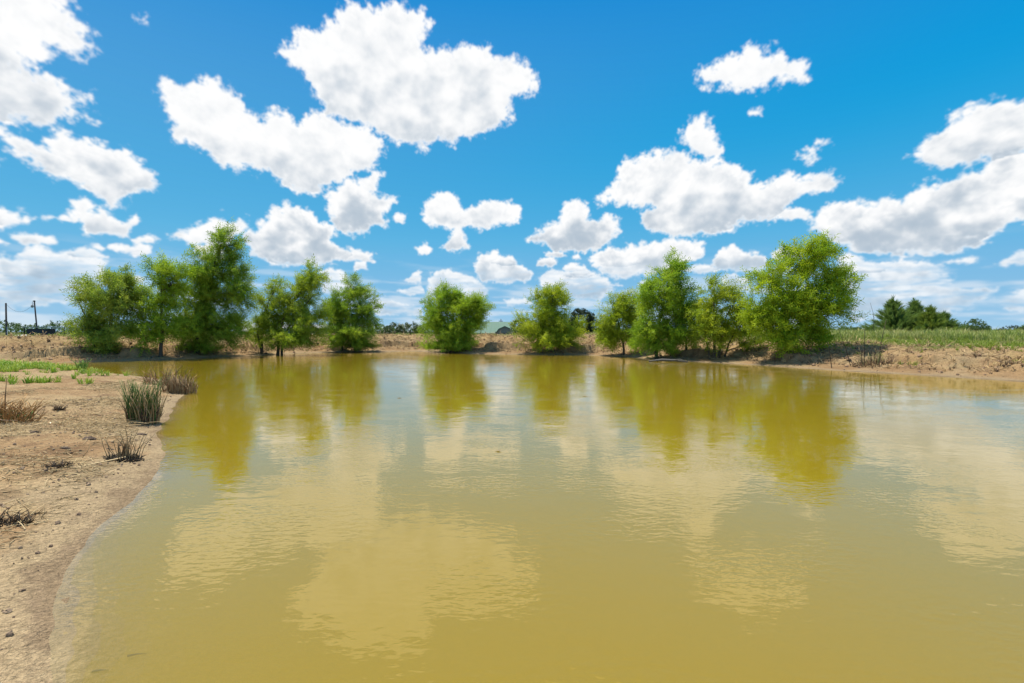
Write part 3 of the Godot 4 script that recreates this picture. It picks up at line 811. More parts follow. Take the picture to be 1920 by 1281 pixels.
func bush(called: String, label: String, category: String, group: String, at: Vector3, lobes: Array, a: Color, b: Color, size: float, thick: float, blossom := 0.0) -> void:
	var o := thing(called, at, label, category, group)
	var wood := start()
	for i in 3:
		var tx := rng.randf_range(-0.4, 0.4)
		tube(wood, [Vector3(tx * 0.3, -0.5, 0), Vector3(tx, float(lobes[0][1]) * 0.6, rng.randf_range(-0.3, 0.3)), Vector3(lobes[0][0] + tx, float(lobes[0][1]), 0)], [0.10, 0.07, 0.03], 6)
	part("trunk", done(wood), M.bark, o)
	var where := []
	var tints := []
	var fw := []
	var ft := []
	for l in lobes:
		var r := Vector3(l[2], l[3], (l[2] + l[3]) * 0.5)
		var clumps := int(6 + 10.0 * r.x * r.y / (size * size))
		for q in clumps:
			var e := in_ball()
			e = e.normalized() * pow(e.length(), 0.4)
			var c := Vector3(l[0], l[1], 0) + e * r
			var tone := rng.randf()
			for s in int(thick):
				where.append(Transform3D(any_turn().scaled(Vector3.ONE * size * rng.randf_range(0.7, 1.3)), c + in_ball() * size * 0.6))
				tints.append(a.lerp(b, clampf(tone + rng.randf_range(-0.3, 0.3), 0.0, 1.0)))
			if rng.randf() < blossom:
				for s in 2:
					fw.append(Transform3D(any_turn().scaled(Vector3.ONE * size * 0.8), c + e * size * 0.5 + in_ball() * 0.2))
					ft.append(Color(0.62, 0.58, 0.50))
	var crown := copies("crown", leaf_clump, M.bush_leaf, where, tints, o)
	tag(crown, "", "", "", "stuff")
	if fw.size():
		var bl := copies("blossom", leaf_clump, M.bush_leaf, fw, ft, o)
		tag(bl, "", "", "", "stuff")

func cedar(label: String, at: Vector3, tall: float, wide: float, lean: float, a: Color, b: Color) -> void:
	var o := thing("cedar_tree", at, label, "tree", "cedars in the field")
	var st := start()
	tube(st, [Vector3(0, -0.3, 0), Vector3(lean * 0.4, tall * 0.5, 0), Vector3(lean, tall * 0.97, 0)], [0.13, 0.09, 0.02], 7)
	part("trunk", done(st), M.bark, o)
	var where := []
	var tints := []
	for i in 170:
		var f := pow(rng.randf(), 1.25)
		var y := tall * (0.05 + 0.90 * f)
		var reach := wide * (1.0 - pow(f, 0.82)) * rng.randf_range(0.65, 1.1) + 0.12
		var t := rng.randf() * TAU
		var out := Vector3(cos(t), 0.42 + 0.5 * f, sin(t)).normalized()
		var root := Vector3(lean * f * f, y * 0.93, 0)
		var tone := rng.randf()
		var n := int(7 + reach * 13.0)
		for s in n:
			var g := float(s) / n
			var p := root + out * reach * g + in_ball() * 0.16 * (1.1 - g)
			p.y = maxf(p.y, 0.1)
			where.append(Transform3D(along(out + in_ball() * 0.55 + Vector3(0, 0.15, 0), rng.randf_range(0.65, 1.0)), p))
			tints.append(a.lerp(b, clampf(tone + rng.randf_range(-0.3, 0.3), 0.0, 1.0)))
	for s in 26:
		where.append(Transform3D(along(Vector3(0, 1, 0) + in_ball() * 0.5, 0.7), Vector3(lean, tall * rng.randf_range(0.82, 0.98), 0)))
		tints.append(a)
	tag(copies("crown", cedar_spray, M.cedar_leaf, where, tints, o), "", "", "", "stuff")

# ---------------------------------------------------------------- clumps, sticks and litter
func blades(st: SurfaceTool, centre: Vector3, n: int, spread: Vector2, low: float, high: float, lean: float, thick: float, a: Color, b: Color, wind := Vector3.ZERO) -> void:
	for i in n:
		var t := rng.randf() * TAU
		var q := sqrt(rng.randf())
		var off := Vector3(cos(t) * spread.x, 0, sin(t) * spread.y) * q
		var foot := ground_point(centre.x + off.x, centre.z + off.z, -0.02) - centre
		var tall := rng.randf_range(low, high)
		var dir := Vector3(off.x / maxf(spread.x, 0.01), 0, off.z / maxf(spread.y, 0.01)) * lean * 0.6 + Vector3(rng.randfn(), 0, rng.randfn()) * lean * 0.5 + Vector3.UP + wind
		dir = dir.normalized()
		var c := a.lerp(b, rng.randf())
		var tip := foot + dir * tall
		var sway := Vector3(rng.randfn(), -0.35 * absf(rng.randfn()), rng.randfn()) * (0.05 + 0.28 * lean) * tall
		var midp := foot.lerp(tip, 0.55) + Vector3(rng.randfn(), 0, rng.randfn()) * 0.02 * tall
		tip += sway
		tip.y = maxf(tip.y, foot.y + 0.03)
		tube(st, [foot, midp.lerp(foot, 0.1), midp.lerp(tip, 0.35), tip], [thick, thick * 0.85, thick * 0.7, thick * rng.randf_range(0.15, 0.5)], 3, c)

func stick(st: SurfaceTool, pts: Array, r: float, c: Color) -> void:
	var radii := []
	for i in pts.size():
		radii.append(lerpf(r, r * 0.35, float(i) / (pts.size() - 1)))
	tube(st, pts, radii, 4, c)

func lump_mesh(sd: int) -> ArrayMesh:
	var sm := SphereMesh.new()
	sm.radius = 0.5
	sm.height = 1.0
	sm.radial_segments = 9
	sm.rings = 5
	var arr := sm.get_mesh_arrays()
	var v: PackedVector3Array = arr[Mesh.ARRAY_VERTEX]
	var n := noise(sd, 1.3, 3)
	for i in v.size():
		var p := v[i]
		p *= 1.0 + 0.7 * n.get_noise_3dv(p * 2.0)
		v[i] = Vector3(p.x, p.y * 0.7, p.z)
	var st := start()
	st.set_smooth_group(-1)
	for i in arr[Mesh.ARRAY_INDEX]:
		st.add_vertex(v[i])
	return done(st)

func make_litter() -> void:
	var straw := start()
	tube(straw, [Vector3(0, 0, 0), Vector3(0.02, 0.5, 0.03), Vector3(0, 1, 0)], [0.011, 0.010, 0.006], 3)
	var straw_mesh := done(straw)
	var where := []
	var tints := []
	var thick := noise(91, 0.5, 2)
	for i in 40000:
		var x := rng.randf_range(-11.0, -2.4)
		var z := rng.randf_range(-15.0, -2.4)
		var s := shore_at(x, z)
		if s < 0.35 or nearness(x, z) < 0.6 or -z < -x * 0.82:
			continue
		var by_rush := exp(-Vector2(x + 6.5, z + 8.3).length_squared() * 0.5)
		if thick.get_noise_2d(x, z) + by_rush * 0.9 + rng.randf_range(-0.5, 0.2) < 0.0:
			continue
		var dir := Vector3(rng.randfn() + 0.8, rng.randf_range(-0.05, 0.18), rng.randfn() * 0.7)
		var long := rng.randf_range(0.04, 0.22)
		where.append(Transform3D(along(dir).scaled_local(Vector3(0.35, long, 0.35)), ground_point(x, z, 0.004)))
		tints.append(Color(0.50, 0.38, 0.20).lerp(Color(0.28, 0.18, 0.09), rng.randf() * rng.randf()))
	tag(copies("straw_litter", straw_mesh, M.tinted, where, tints, self), "", "", "", "stuff")
	where = []
	tints = []
	for i in 60000:
		var x := rng.randf_range(-27.0, 18.0)
		var z := rng.randf_range(-46.0, -13.0)
		var s := shore_at(x, z)
		if s < 0.9 or s > 11.0 or nearness(x, z) > 0.3:
			continue
		if thick.get_noise_2d(x, z) + rng.randf_range(-0.35, 0.35) < -0.05:
			continue
		var dir := Vector3(rng.randfn(), rng.randf_range(0.0, 0.5), rng.randfn() * 0.7)
		where.append(Transform3D(along(dir).scaled_local(Vector3(1.0, rng.randf_range(0.12, 0.45), 1.0)), ground_point(x, z, 0.006)))
		tints.append(Color(0.50, 0.36, 0.18).lerp(Color(0.24, 0.14, 0.07), rng.randf() * rng.randf()))
	tag(copies("bank_straw", straw_mesh, M.tinted, where, tints, self), "", "", "", "stuff")
	# crumbs of soil
	var lump := lump_mesh(3)
	where = []
	tints = []
	for i in 5200:
		var x := rng.randf_range(-9.0, -2.2)
		var z := rng.randf_range(-13.0, -2.3)
		var s := shore_at(x, z)
		if s < 0.12 or nearness(x, z) < 0.6 or -z < -x * 0.82:
			continue
		var big := 0.010 + 0.030 * pow(rng.randf(), 5.0)
		where.append(Transform3D(any_turn().scaled(Vector3.ONE * big), ground_point(x, z, big * 0.1)))
		tints.append(Color(0.30, 0.21, 0.13).lerp(Color(0.13, 0.08, 0.05), rng.randf()))
	for i in 9000:
		var x := rng.randf_range(-27.0, 18.0)
		var z := rng.randf_range(-44.0, -14.0)
		var s := shore_at(x, z)
		if s < 0.15 or s > 6.0 or nearness(x, z) > 0.3:
			continue
		var big := 0.03 + 0.16 * pow(rng.randf(), 4.0)
		where.append(Transform3D(any_turn().scaled(Vector3.ONE * big), ground_point(x, z, big * 0.1)))
		tints.append(Color(0.33, 0.21, 0.12).lerp(Color(0.10, 0.06, 0.035), rng.randf()))
	tag(copies("soil_crumbs", lump, M.tinted, where, tints, self), "", "", "", "stuff")

func tuft_mesh(n: int, tall: float, wide: float, lean: float) -> ArrayMesh:
	var st := start()
	st.set_smooth_group(-1)
	for i in n:
		var t := rng.randf() * TAU
		var foot := Vector3(cos(t), 0, sin(t)) * rng.randf() * tall * 0.22
		var out := Vector3(cos(t), 0, sin(t)) * lean * rng.randf() + Vector3.UP
		var side := Vector3(-sin(t + rng.randfn()), 0, cos(t + rng.randfn())).normalized() * wide
		var h := tall * rng.randf_range(0.55, 1.0)
		var midp := foot + out.normalized() * h * 0.6
		var tip := midp + (out + Vector3(cos(t), 0.0, sin(t)) * lean * 1.2).normalized() * h * 0.4
		tri(st, foot - side, foot + side, midp + side * 0.8)
		tri(st, foot - side, midp + side * 0.8, midp - side * 0.8)
		tri(st, midp - side * 0.8, midp + side * 0.8, tip)
	return done(st)

func make_grass() -> void:
	var tuft := tuft_mesh(9, 1.0, 0.022, 0.45)
	var short := tuft_mesh(8, 0.20, 0.009, 0.8)
	var where := []
	var tints := []
	# tall field grass beyond the right-hand bank
	for i in 14000:
		var x := rng.randf_range(8.0, 66.0)
		var z := -rng.randf_range(19.0, 58.0)
		var s := shore_at(x, z)
		if s < 11.5 + 2.0 * n_low.get_noise_2d(x * 3.0, z * 3.0):
			continue
		if -z < x * 0.7:
			continue
		where.append(Transform3D(Basis(Vector3.UP, rng.randf() * TAU).scaled(Vector3.ONE * rng.randf_range(0.35, 0.75) * (1.0 + 0.55 * n_low.get_noise_2d(x * 4.0, z * 4.0 + 20.0))), ground_point(x, z, -0.03)))
		tints.append(Color(0.26, 0.34, 0.08).lerp(Color(0.52, 0.48, 0.21), clampf(rng.randf() * 0.8 + 0.9 * n_low.get_noise_2d(x * 2.5 + 80.0, z * 2.5), 0.0, 1.0)))
	tag(copies("tall_grass", tuft, M.grass, where, tints, self), "", "", "", "stuff")
	# short grass on the crest and in the field behind it
	where = []
	tints = []
	for i in 42000:
		var x := rng.randf_range(-34.0, 44.0)
		var z := -rng.randf_range(14.0, 62.0)
		if nearness(x, z) > 0.2:
			continue
		var s := shore_at(x, z)
		var right := smoothstep(9.0, 15.0, x)
		if s < lerpf(8.6, 3.9, right) + 3.0 * n_low.get_noise_2d(x * 4.0, z * 4.0) + rng.randf_range(-1.5, 1.0) or s > 24.0:
			continue
		where.append(Transform3D(Basis(Vector3.UP, rng.randf() * TAU).scaled(Vector3.ONE * rng.randf_range(0.6, 1.5)), ground_point(x, z, -0.01)))
		tints.append(Color(0.21, 0.31, 0.035).lerp(Color(0.42, 0.40, 0.12), rng.randf() * rng.randf()))
	tag(copies("field_grass", short, M.grass, where, tints, self), "", "", "", "stuff")
	# dry stubble on the slope of the far bank, tan to dark brown, darkest in low patches
	where = []
	tints = []
	var stub := tuft_mesh(10, 0.22, 0.008, 1.0)
	for i in 16000:
		var x := rng.randf_range(-27.0, 19.0)
		var z := -rng.randf_range(13.0, 46.0)
		var s := shore_at(x, z)
		if s < 0.8 or s > 8.0 or nearness(x, z) > 0.3:
			continue
		var n := n_low.get_noise_2d(x * 7.0 + 40.0, z * 7.0)
		if n + rng.randf_range(-0.25, 0.25) < -0.02:
			continue
		where.append(Transform3D(Basis(Vector3.UP, rng.randf() * TAU).scaled(Vector3.ONE * rng.randf_range(0.35, 1.25)), ground_point(x, z, -0.01)))
		tints.append(Color(0.44, 0.31, 0.15).lerp(Color(0.10, 0.06, 0.035), clampf(rng.randf() * 0.9 + (0.35 if n > 0.18 and s < 3.5 else -0.2), 0.0, 1.0)))
	tag(copies("bank_stubble", stub, M.tinted, where, tints, self), "", "", "", "stuff")
	# weeds on the spit
	where = []
	tints = []
	var leaf := tuft_mesh(12, 0.16, 0.007, 0.8)
	for i in 15000:
		var x := rng.randf_range(-26.0, -7.0)
		var z := -rng.randf_range(8.0, 24.0)
		if nearness(x, z) < 0.5 or shore_at(x, z) < 0.5:
			continue
		var d := minf(Vector2((x + 17.5) / 4.6, (z + 17.2) / 2.3).length(), Vector2((x + 12.2) / 1.2, (z + 12.9) / 0.7).length() + 0.25)
		if d + n_low.get_noise_2d(x * 9.0, z * 9.0) * 1.1 + rng.randf() * 0.9 > 1.1:
			continue
		where.append(Transform3D(Basis(Vector3.UP, rng.randf() * TAU).scaled(Vector3.ONE * rng.randf_range(0.5, 2.0)), ground_point(x, z, -0.01)))
		tints.append(Color(0.17, 0.32, 0.03).lerp(Color(0.40, 0.48, 0.10), rng.randf()))
	tag(copies("green_weeds", leaf, M.grass, where, tints, self), "", "", "", "stuff")

func make_clumps() -> void:
	var tan := Color(0.42, 0.30, 0.15)
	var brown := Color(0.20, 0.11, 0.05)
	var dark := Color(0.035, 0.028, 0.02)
	var green := Color(0.060, 0.105, 0.020)
	# the large half-green rush clump
	var o := thing("rush_clump", ground_point(-5.95, -8.25), "large clump of green rushes with cut tops at the water's edge", "rushes")
	var st := start()
	for q in [Vector3(-0.52, 0, -0.45), Vector3(-0.26, 0, -0.18), Vector3(0.02, 0, 0.0), Vector3(0.16, 0, 0.12)]:
		blades(st, o.position + q, 42, Vector2(0.20, 0.20), 0.38, 0.78, 0.13, 0.006, green, Color(0.10, 0.19, 0.03), Vector3(-0.03, 0, 0))
	tag(part("green_stems", done(st), M.tinted, o), "", "", "", "stuff")
	st = start()
	for q in [Vector3(-0.52, 0, -0.45), Vector3(-0.26, 0, -0.18), Vector3(0.02, 0, 0.0), Vector3(0.16, 0, 0.12)]:
		blades(st, o.position + q, 52, Vector2(0.22, 0.20), 0.24, 0.66, 0.16, 0.0065, tan, Color(0.34, 0.22, 0.09), Vector3(-0.02, 0, 0))
	tag(part("cut_stems", done(st), M.tinted, o), "", "", "", "stuff")
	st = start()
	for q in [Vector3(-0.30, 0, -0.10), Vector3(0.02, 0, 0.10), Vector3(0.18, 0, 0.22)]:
		blades(st, o.position + q, 130, Vector2(0.20, 0.18), 0.10, 0.34, 0.2, 0.009, dark, brown)  # low stems coloured near black to paint the shade at the clump foot
	tag(part("painted_shade_base", done(st), M.tinted, o), "", "", "", "stuff")
	st = start()
	for i in 16:
		var a := Vector3(rng.randf_range(-0.6, 0.3), 0.02, rng.randf_range(0.1, 0.5))
		var b := a + Vector3(rng.randfn() * 0.25, 0.10, rng.randfn() * 0.25)
		stick(st, [a + Vector3(0, 0.02, 0), b], 0.005, tan)
	tag(part("fallen_stems", done(st), M.tinted, o), "", "", "", "stuff")
	# stubble on the tip of the spit
	o = thing("rush_stubble", ground_point(-8.05, -12.35), "tan cut rush stubble at the tip of the spit", "rushes")
	st = start()
	blades(st, o.position, 170, Vector2(0.26, 0.24), 0.28, 0.46, 0.14, 0.008, tan, brown)
	blades(st, o.position + Vector3(-0.55, 0, 0.0), 120, Vector2(0.42, 0.22), 0.14, 0.36, 0.45, 0.007, tan, brown)
	tag(part("cut_stems", done(st), M.tinted, o), "", "", "", "stuff")
	st = start()
	blades(st, o.position, 12, Vector2(0.3, 0.2), 0.4, 0.75, 0.1, 0.005, green, green)
	tag(part("green_stems", done(st), M.tinted, o), "", "", "", "stuff")
	o = thing("rush_stubble", ground_point(-9.5, -14.1), "reddish-brown dead rush heap behind the green rush clump", "rushes")
	st = start()
	blades(st, o.position, 150, Vector2(0.65, 0.3), 0.15, 0.50, 0.8, 0.008, Color(0.34, 0.20, 0.09), brown)
	blades(st, o.position, 30, Vector2(0.5, 0.3), 0.4, 0.75, 0.35, 0.006, brown, dark)
	tag(part("dead_stems", done(st), M.tinted, o), "", "", "", "stuff")
	# the tan clump at the left edge
	o = thing("dry_clump", ground_point(-8.0, -7.85), "tan dry grass clump with green leaves underneath, at the left edge", "grass clump")
	st = start()
	blades(st, o.position, 380, Vector2(0.66, 0.28), 0.16, 0.40, 0.7, 0.007, Color(0.48, 0.28, 0.10), Color(0.27, 0.14, 0.05))
	tag(part("dry_blades", done(st), M.tinted, o), "", "", "", "stuff")
	st = start()
	blades(st, o.position + Vector3(-0.15, 0, 0.12), 190, Vector2(0.55, 0.22), 0.05, 0.19, 0.9, 0.008, Color(0.05, 0.11, 0.025), Color(0.11, 0.19, 0.04))
	tag(part("green_leaves", done(st), M.tinted, o), "", "", "", "stuff")
	st = start()
	stick(st, [Vector3(0.1, 0.0, -0.1), Vector3(0.11, 0.3, -0.1), Vector3(0.14, 0.62, -0.1)], 0.012, brown)
	part("stick", done(st), M.tinted, o)
	st = start()
	stick(st, [Vector3(0.15, 0.1, 0.2), Vector3(0.5, 0.03, 0.35), Vector3(0.75, 0.025, 0.36)], 0.010, Color(0.26, 0.17, 0.10))
	part("stick", done(st), M.tinted, o)
	# the blackened twig clump by the shore
	o = thing("twig_clump", ground_point(-4.45, -5.85), "blackened twig stump with thin upright stems near the water", "twig clump")
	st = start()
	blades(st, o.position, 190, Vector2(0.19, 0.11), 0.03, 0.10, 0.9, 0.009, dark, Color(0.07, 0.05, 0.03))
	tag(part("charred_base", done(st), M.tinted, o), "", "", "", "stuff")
	st = start()
	blades(st, o.position, 26, Vector2(0.20, 0.10), 0.15, 0.42, 0.35, 0.0045, Color(0.10, 0.08, 0.04), Color(0.20, 0.15, 0.07))
	tag(part("stems", done(st), M.tinted, o), "", "", "", "stuff")
	st = start()
	blades(st, o.position + Vector3(-0.16, 0, 0), 16, Vector2(0.05, 0.05), 0.18, 0.28, 0.15, 0.006, brown, tan)
	tag(part("cut_stems", done(st), M.tinted, o), "", "", "", "stuff")
	st = start()
	var a0 := o.position
	stick(st, [Vector3(0.05, 0.04, 0.05), ground_point(a0.x - 0.1, a0.z + 0.45, 0.012) - a0, ground_point(a0.x - 0.28, a0.z + 0.75, 0.012) - a0], 0.008, Color(0.50, 0.38, 0.20))
	part("fallen_stem", done(st), M.tinted, o)
	# small dark tufts
	for d in [[-4.75, -5.35, 0.10, "small charred grass tuft below the twig stump", 0.11], [-3.78, -3.85, 0.13, "dark spiky burnt tuft near the bottom left corner", 0.13], [-7.95, -8.95, 0.06, "tiny stub of cut stems right of the tan dry clump", 0.14]]:
		o = thing("burnt_tuft", ground_point(d[0], d[1]), d[3], "grass tuft")
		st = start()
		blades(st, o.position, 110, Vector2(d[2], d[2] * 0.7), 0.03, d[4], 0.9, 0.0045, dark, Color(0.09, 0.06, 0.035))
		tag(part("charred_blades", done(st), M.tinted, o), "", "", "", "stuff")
		st = start()
		blades(st, o.position, 10, Vector2(d[2] * 1.4, d[2]), 0.05, d[4] * 1.3, 0.8, 0.004, tan, brown)
		tag(part("dry_blades", done(st), M.tinted, o), "", "", "", "stuff")
	# a lone green sprout
	o = thing("green_sprout", ground_point(-14.3, -17.0), "single upright green sprout on the far edge of the spit", "plant")
	st = start()
	blades(st, o.position, 40, Vector2(0.10, 0.10), 0.2, 0.5, 0.3, 0.014, Color(0.12, 0.25, 0.03), Color(0.22, 0.32, 0.05))
	tag(part("leaves", done(st), M.tinted, o), "", "", "", "stuff")
	# burnt reeds with tall stalks on the right-hand bank
	o = thing("burnt_reeds", ground_point(14.2, -20.1), "burnt reed clump with tall dark stalks on the right-hand bank", "reeds")
	st = start()
	blades(st, o.position, 190, Vector2(0.75, 0.45), 0.10, 0.36, 0.7, 0.012, dark, brown)
	tag(part("charred_base", done(st), M.tinted, o), "", "", "", "stuff")
	for q in [[-0.2, 1.45, -0.05], [0.35, 1.75, 0.25], [0.05, 0.75, 0.0], [0.18, 0.7, 0.04], [-0.75, 1.5, -0.55], [-0.35, 0.9, 0.05], [-1.5, 1.1, -0.2], [0.4, 0.8, 0.1]]:
		var f := ground_point(o.position.x + q[0], o.position.z - 0.2, -0.03) - o.position
		st = start()
		stick(st, [f, f + Vector3(q[2] * 0.4, q[1] * 0.5, 0), f + Vector3(q[2], q[1], 0.05)], 0.022, Color(0.06, 0.04, 0.025))
		part("stalk", done(st), M.tinted, o)
	st = start()
	blades(st, o.position + Vector3(0.1, 0, -0.2), 40, Vector2(0.6, 0.3), 0.2, 0.6, 0.4, 0.008, tan, Color(0.16, 0.20, 0.05))
	tag(part("dry_stems", done(st), M.tinted, o), "", "", "", "stuff")
	# clods of dark mud
	var spots := [[-5.62, -6.75, 0.13, "dark crumbled mud clod between the dry clump and the twig stump"], [-5.4, -6.15, 0.09, "small dark clod left of the twig stump"], [-5.25, -4.95, 0.10, "dark clod at the left edge above the burnt tuft"], [-6.55, -7.0, 0.10, "brown clod just below the tan dry clump"], [-8.45, -10.2, 0.12, "squarish brown clod on the straw left of the rushes"], [-5.35, -7.35, 0.10, "dark clod on the bare ground below the rushes"]]
	for i in spots.size():
		var d: Array = spots[i]
		o = thing("mud_clod", ground_point(d[0], d[1]), d[3], "clod", "dark mud clods on the spit")
		part("lump", lump_mesh(20 + i), M.mud, o).scale = Vector3(d[2], d[2] * 0.62, d[2] * 0.8)
		var small := part("crumb", lump_mesh(40 + i), M.mud, o)
		small.scale = Vector3.ONE * d[2] * 0.5
		small.position = Vector3(d[2] * 0.75, 0, d[2] * 0.25)
	# sticks in the shallows
	for d in [[-2.50, -2.95, 0.20, 0.25, "dark waterlogged stick just off the muddy shore"], [-1.76, -2.36, 0.07, 0.7, "short sunken twig nearest the bottom edge"], [-1.84, -2.25, 0.06, 0.6, "sunken twig beside the bottom left shore"]]:
		o = thing("sunken_stick", Vector3(d[0], -0.010, d[1]), d[4], "stick")
		st = start()
		stick(st, [Vector3(-d[2] * 0.5, -0.004, 0), Vector3(0, -0.003, -d[3] * d[2] * 0.27), Vector3(d[2] * 0.5, -0.008, -d[3] * d[2] * 0.5)], 0.006, dark)
		part("wood", done(st), M.tinted, o)
	# fallen leaves afloat
	for d in [[-0.17, -6.4, 0.05, "brown leaf afloat in the middle of the pond"], [-2.56, -11.6, 0.06, "small dark leaf afloat left of the pond's middle"], [1.7, -11.9, 0.06, "tiny leaf afloat right of the pond's middle"]]:
		o = thing("floating_leaf", Vector3(d[0], 0.004, d[1]), d[3], "leaf")
		st = start()
		var l: float = d[2]
		tri(st, Vector3(-l, 0.004, 0), Vector3(0, 0, -l * 0.5), Vector3(l, 0.012, 0))
		tri(st, Vector3(-l, 0.004, 0), Vector3(l, 0.012, 0), Vector3(0, 0.008, l * 0.5))
		part("blade", done(st), M.dead_leaf, o)
	# driftwood at the foot of the right-hand willows
	o = thing("driftwood", Vector3(7.75, 0.0, -25.4), "pale grey driftwood lying at the waterline below the tall willow", "driftwood")
	st = start()
	tube(st, [Vector3(-0.9, 0.02, -0.2), Vector3(-0.3, 0.10, 0), Vector3(0.3, 0.08, 0.1), Vector3(0.9, 0.0, 0.25)], [0.03, 0.06, 0.05, 0.025], 6, Color(0.11, 0.105, 0.095))
	part("log", done(st), M.tinted, o)
	st = start()
	tube(st, [Vector3(0.1, 0.06, 0.05), Vector3(0.5, 0.14, 0.25), Vector3(0.8, 0.03, 0.5)], [0.03, 0.025, 0.012], 5, Color(0.12, 0.11, 0.10))
	part("branch", done(st), M.tinted, o)

# ---------------------------------------------------------------- far things
func make_far() -> void:
	# the green-roofed house
	var o := thing("farm_house", Vector3(-3.2, -0.2, -112.0), "far grey house with a green metal roof and a barn-shaped gable", "house")
	var st := start()
	box(st, Vector3(-7.2, -0.3, -5.0), Vector3(3.2, 1.5, -0.3))
	part("wall", done(st), M.grey_wall, o)
	st = start()
	st.set_smooth_group(-1)
	quad(st, Vector3(-7.6, 1.35, 0.3), Vector3(3.6, 1.35, 0.3), Vector3(3.6, 3.9, -2.6), Vector3(-7.6, 3.9, -2.6))
	quad(st, Vector3(-7.6, 3.9, -2.6), Vector3(3.6, 3.9, -2.6), Vector3(3.6, 1.35, -5.5), Vector3(-7.6, 1.35, -5.5))
	quad(st, Vector3(3.6, 1.3, 0.3), Vector3(3.6, 1.3, -5.5), Vector3(3.6, 3.85, -2.6), Vector3(3.6, 3.86, -2.6))
	var roof := part("roof", done(st), M.green_roof, o)
	for i in 12:
		st = start()
		var x := -7.4 + i * 0.98
		tube(st, [Vector3(x, 1.37, 0.31), Vector3(x, 3.92, -2.58)], [0.035, 0.035], 4)
		part("seam", done(st), M.green_roof, roof)
	var prof := [Vector2(-2.0, 1.35), Vector2(-1.35, 2.25), Vector2(0, 2.85), Vector2(1.35, 2.25), Vector2(2.0, 1.35)]
	st = start()
	st.set_smooth_group(-1)
	box(st, Vector3(-0.1, -0.3, -0.3), Vector3(3.4, 1.4, 2.0))
	for i in 4:
		tri(st, Vector3(1.65, 1.3, 2.0), Vector3(1.65 + prof[i].x * 0.94, prof[i].y, 2.0), Vector3(1.65 + prof[i + 1].x * 0.94, prof[i + 1].y, 2.0))
	part("gable", done(st), M.grey_wall, o)
	st = start()
	st.set_smooth_group(-1)
	for i in 4:
		var p: Vector2 = prof[i]
		var q: Vector2 = prof[i + 1]
		quad(st, Vector3(1.65 + p.x, p.y + 0.08, 2.3), Vector3(1.65 + q.x, q.y + 0.08, 2.3), Vector3(1.65 + q.x, q.y + 0.08, -1.5), Vector3(1.65 + p.x, p.y + 0.08, -1.5))
		quad(st, Vector3(1.65 + p.x, p.y - 0.06, 2.31), Vector3(1.65 + q.x, q.y - 0.06, 2.31), Vector3(1.65 + q.x, q.y + 0.08, 2.31), Vector3(1.65 + p.x, p.y + 0.08, 2.31))
	part("gable_roof", done(st), M.green_roof, o)
	# pasture fence in front of it
	o = thing("pasture_fence", Vector3(-4.2, 0.35, -62.0), "thin dark post fence in front of the green-roofed house", "fence")
	for i in 12:
		st = start()
		tube(st, [Vector3(i * 0.62 - 1.5, -0.4, 0), Vector3(i * 0.62 - 1.5 + rng.randf_range(-0.04, 0.04), 0.95 + rng.randf_range(-0.1, 0.25), 0)], [0.045, 0.04], 5)
		part("post", done(st), M.dark_wood, o)
	for y in [0.35, 0.65, 0.9]:
		st = start()
		tube(st, [Vector3(-1.6, y, 0.05), Vector3(5.4, y, 0.05)], [0.012, 0.012], 4)
		part("wire", done(st), M.dark_wood, o)
	# poles
	o = thing("utility_pole", Vector3(-4.1, 0.0, -190.0), "tiny far utility pole with a crossarm above the green roof", "utility pole")
	st = start()
	tube(st, [Vector3(0, -1, 0), Vector3(0, 6.2, 0)], [0.16, 0.13], 6)
	part("post", done(st), M.dark_wood, o)
	st = start()
	box(st, Vector3(-0.8, 5.3, -0.06), Vector3(0.8, 5.5, 0.06))
	part("crossarm", done(st), M.dark_wood, o)
	o = thing("utility_pole", Vector3(-118.5, 0.2, -120.0), "thick dark utility pole at the left edge with a pale guard at its foot", "utility pole")
	st = start()
	tube(st, [Vector3(0, -1, 0), Vector3(0, 8.0, 0)], [0.20, 0.17], 8)
	part("post", done(st), M.dark_wood, o)
	st = start()
	tube(st, [Vector3(0.26, -1, 0.1), Vector3(0.26, 2.4, 0.1)], [0.07, 0.07], 6)
	part("guard", done(st), M.pale, o)
	o = thing("utility_pole", Vector3(-111.5, 0.2, -120.0), "leaning utility pole carrying a small transformer can", "utility pole")
	st = start()
	tube(st, [Vector3(0.4, -1, 0), Vector3(-0.35, 8.6, 0)], [0.17, 0.14], 8)
	part("post", done(st), M.dark_wood, o)
	st = start()
	tube(st, [Vector3(-0.85, 6.9, 0), Vector3(-0.85, 7.0, 0), Vector3(-0.85, 7.5, 0), Vector3(-0.85, 7.6, 0)], [0.1, 0.26, 0.26, 0.1], 8)
	part("transformer", done(st), M.grey_metal, o)
	st = start()
	tube(st, [Vector3(-0.85, 7.4, 0), Vector3(-0.8, 8.3, 0)], [0.04, 0.04], 4)
	tube(st, [Vector3(-0.85, 7.2, 0), Vector3(-0.25, 7.2, 0)], [0.05, 0.05], 4)
	part("bracket", done(st), M.dark_wood, o)
	st = start()
	box(st, Vector3(-0.6, 8.3, -0.1), Vector3(-0.15, 8.55, 0.1))
	part("insulator", done(st), M.dark_wood, o)
	st = start()
	var line := []
	var rad := []
	for i in 13:
		var f := i / 12.0
		line.append(Vector3(lerpf(-118.5, -111.8, f), lerpf(8.0, 8.3, f) - 2.0 * 4.0 * f * (1.0 - f), -120.0))
		rad.append(0.022)
	tube(st, line, rad, 4)
	var wire := part("overhead_wire", done(st), M.dark_wood, self)
	tag(wire, "thin wire sagging between the two left-hand utility poles", "wire")
	# an open shelter with a white-edged flat roof
	o = thing("open_shelter", Vector3(-84.0, 0.75, -92.0), "low dark open shelter with a white-edged flat roof at the far left", "shelter")
	st = start()
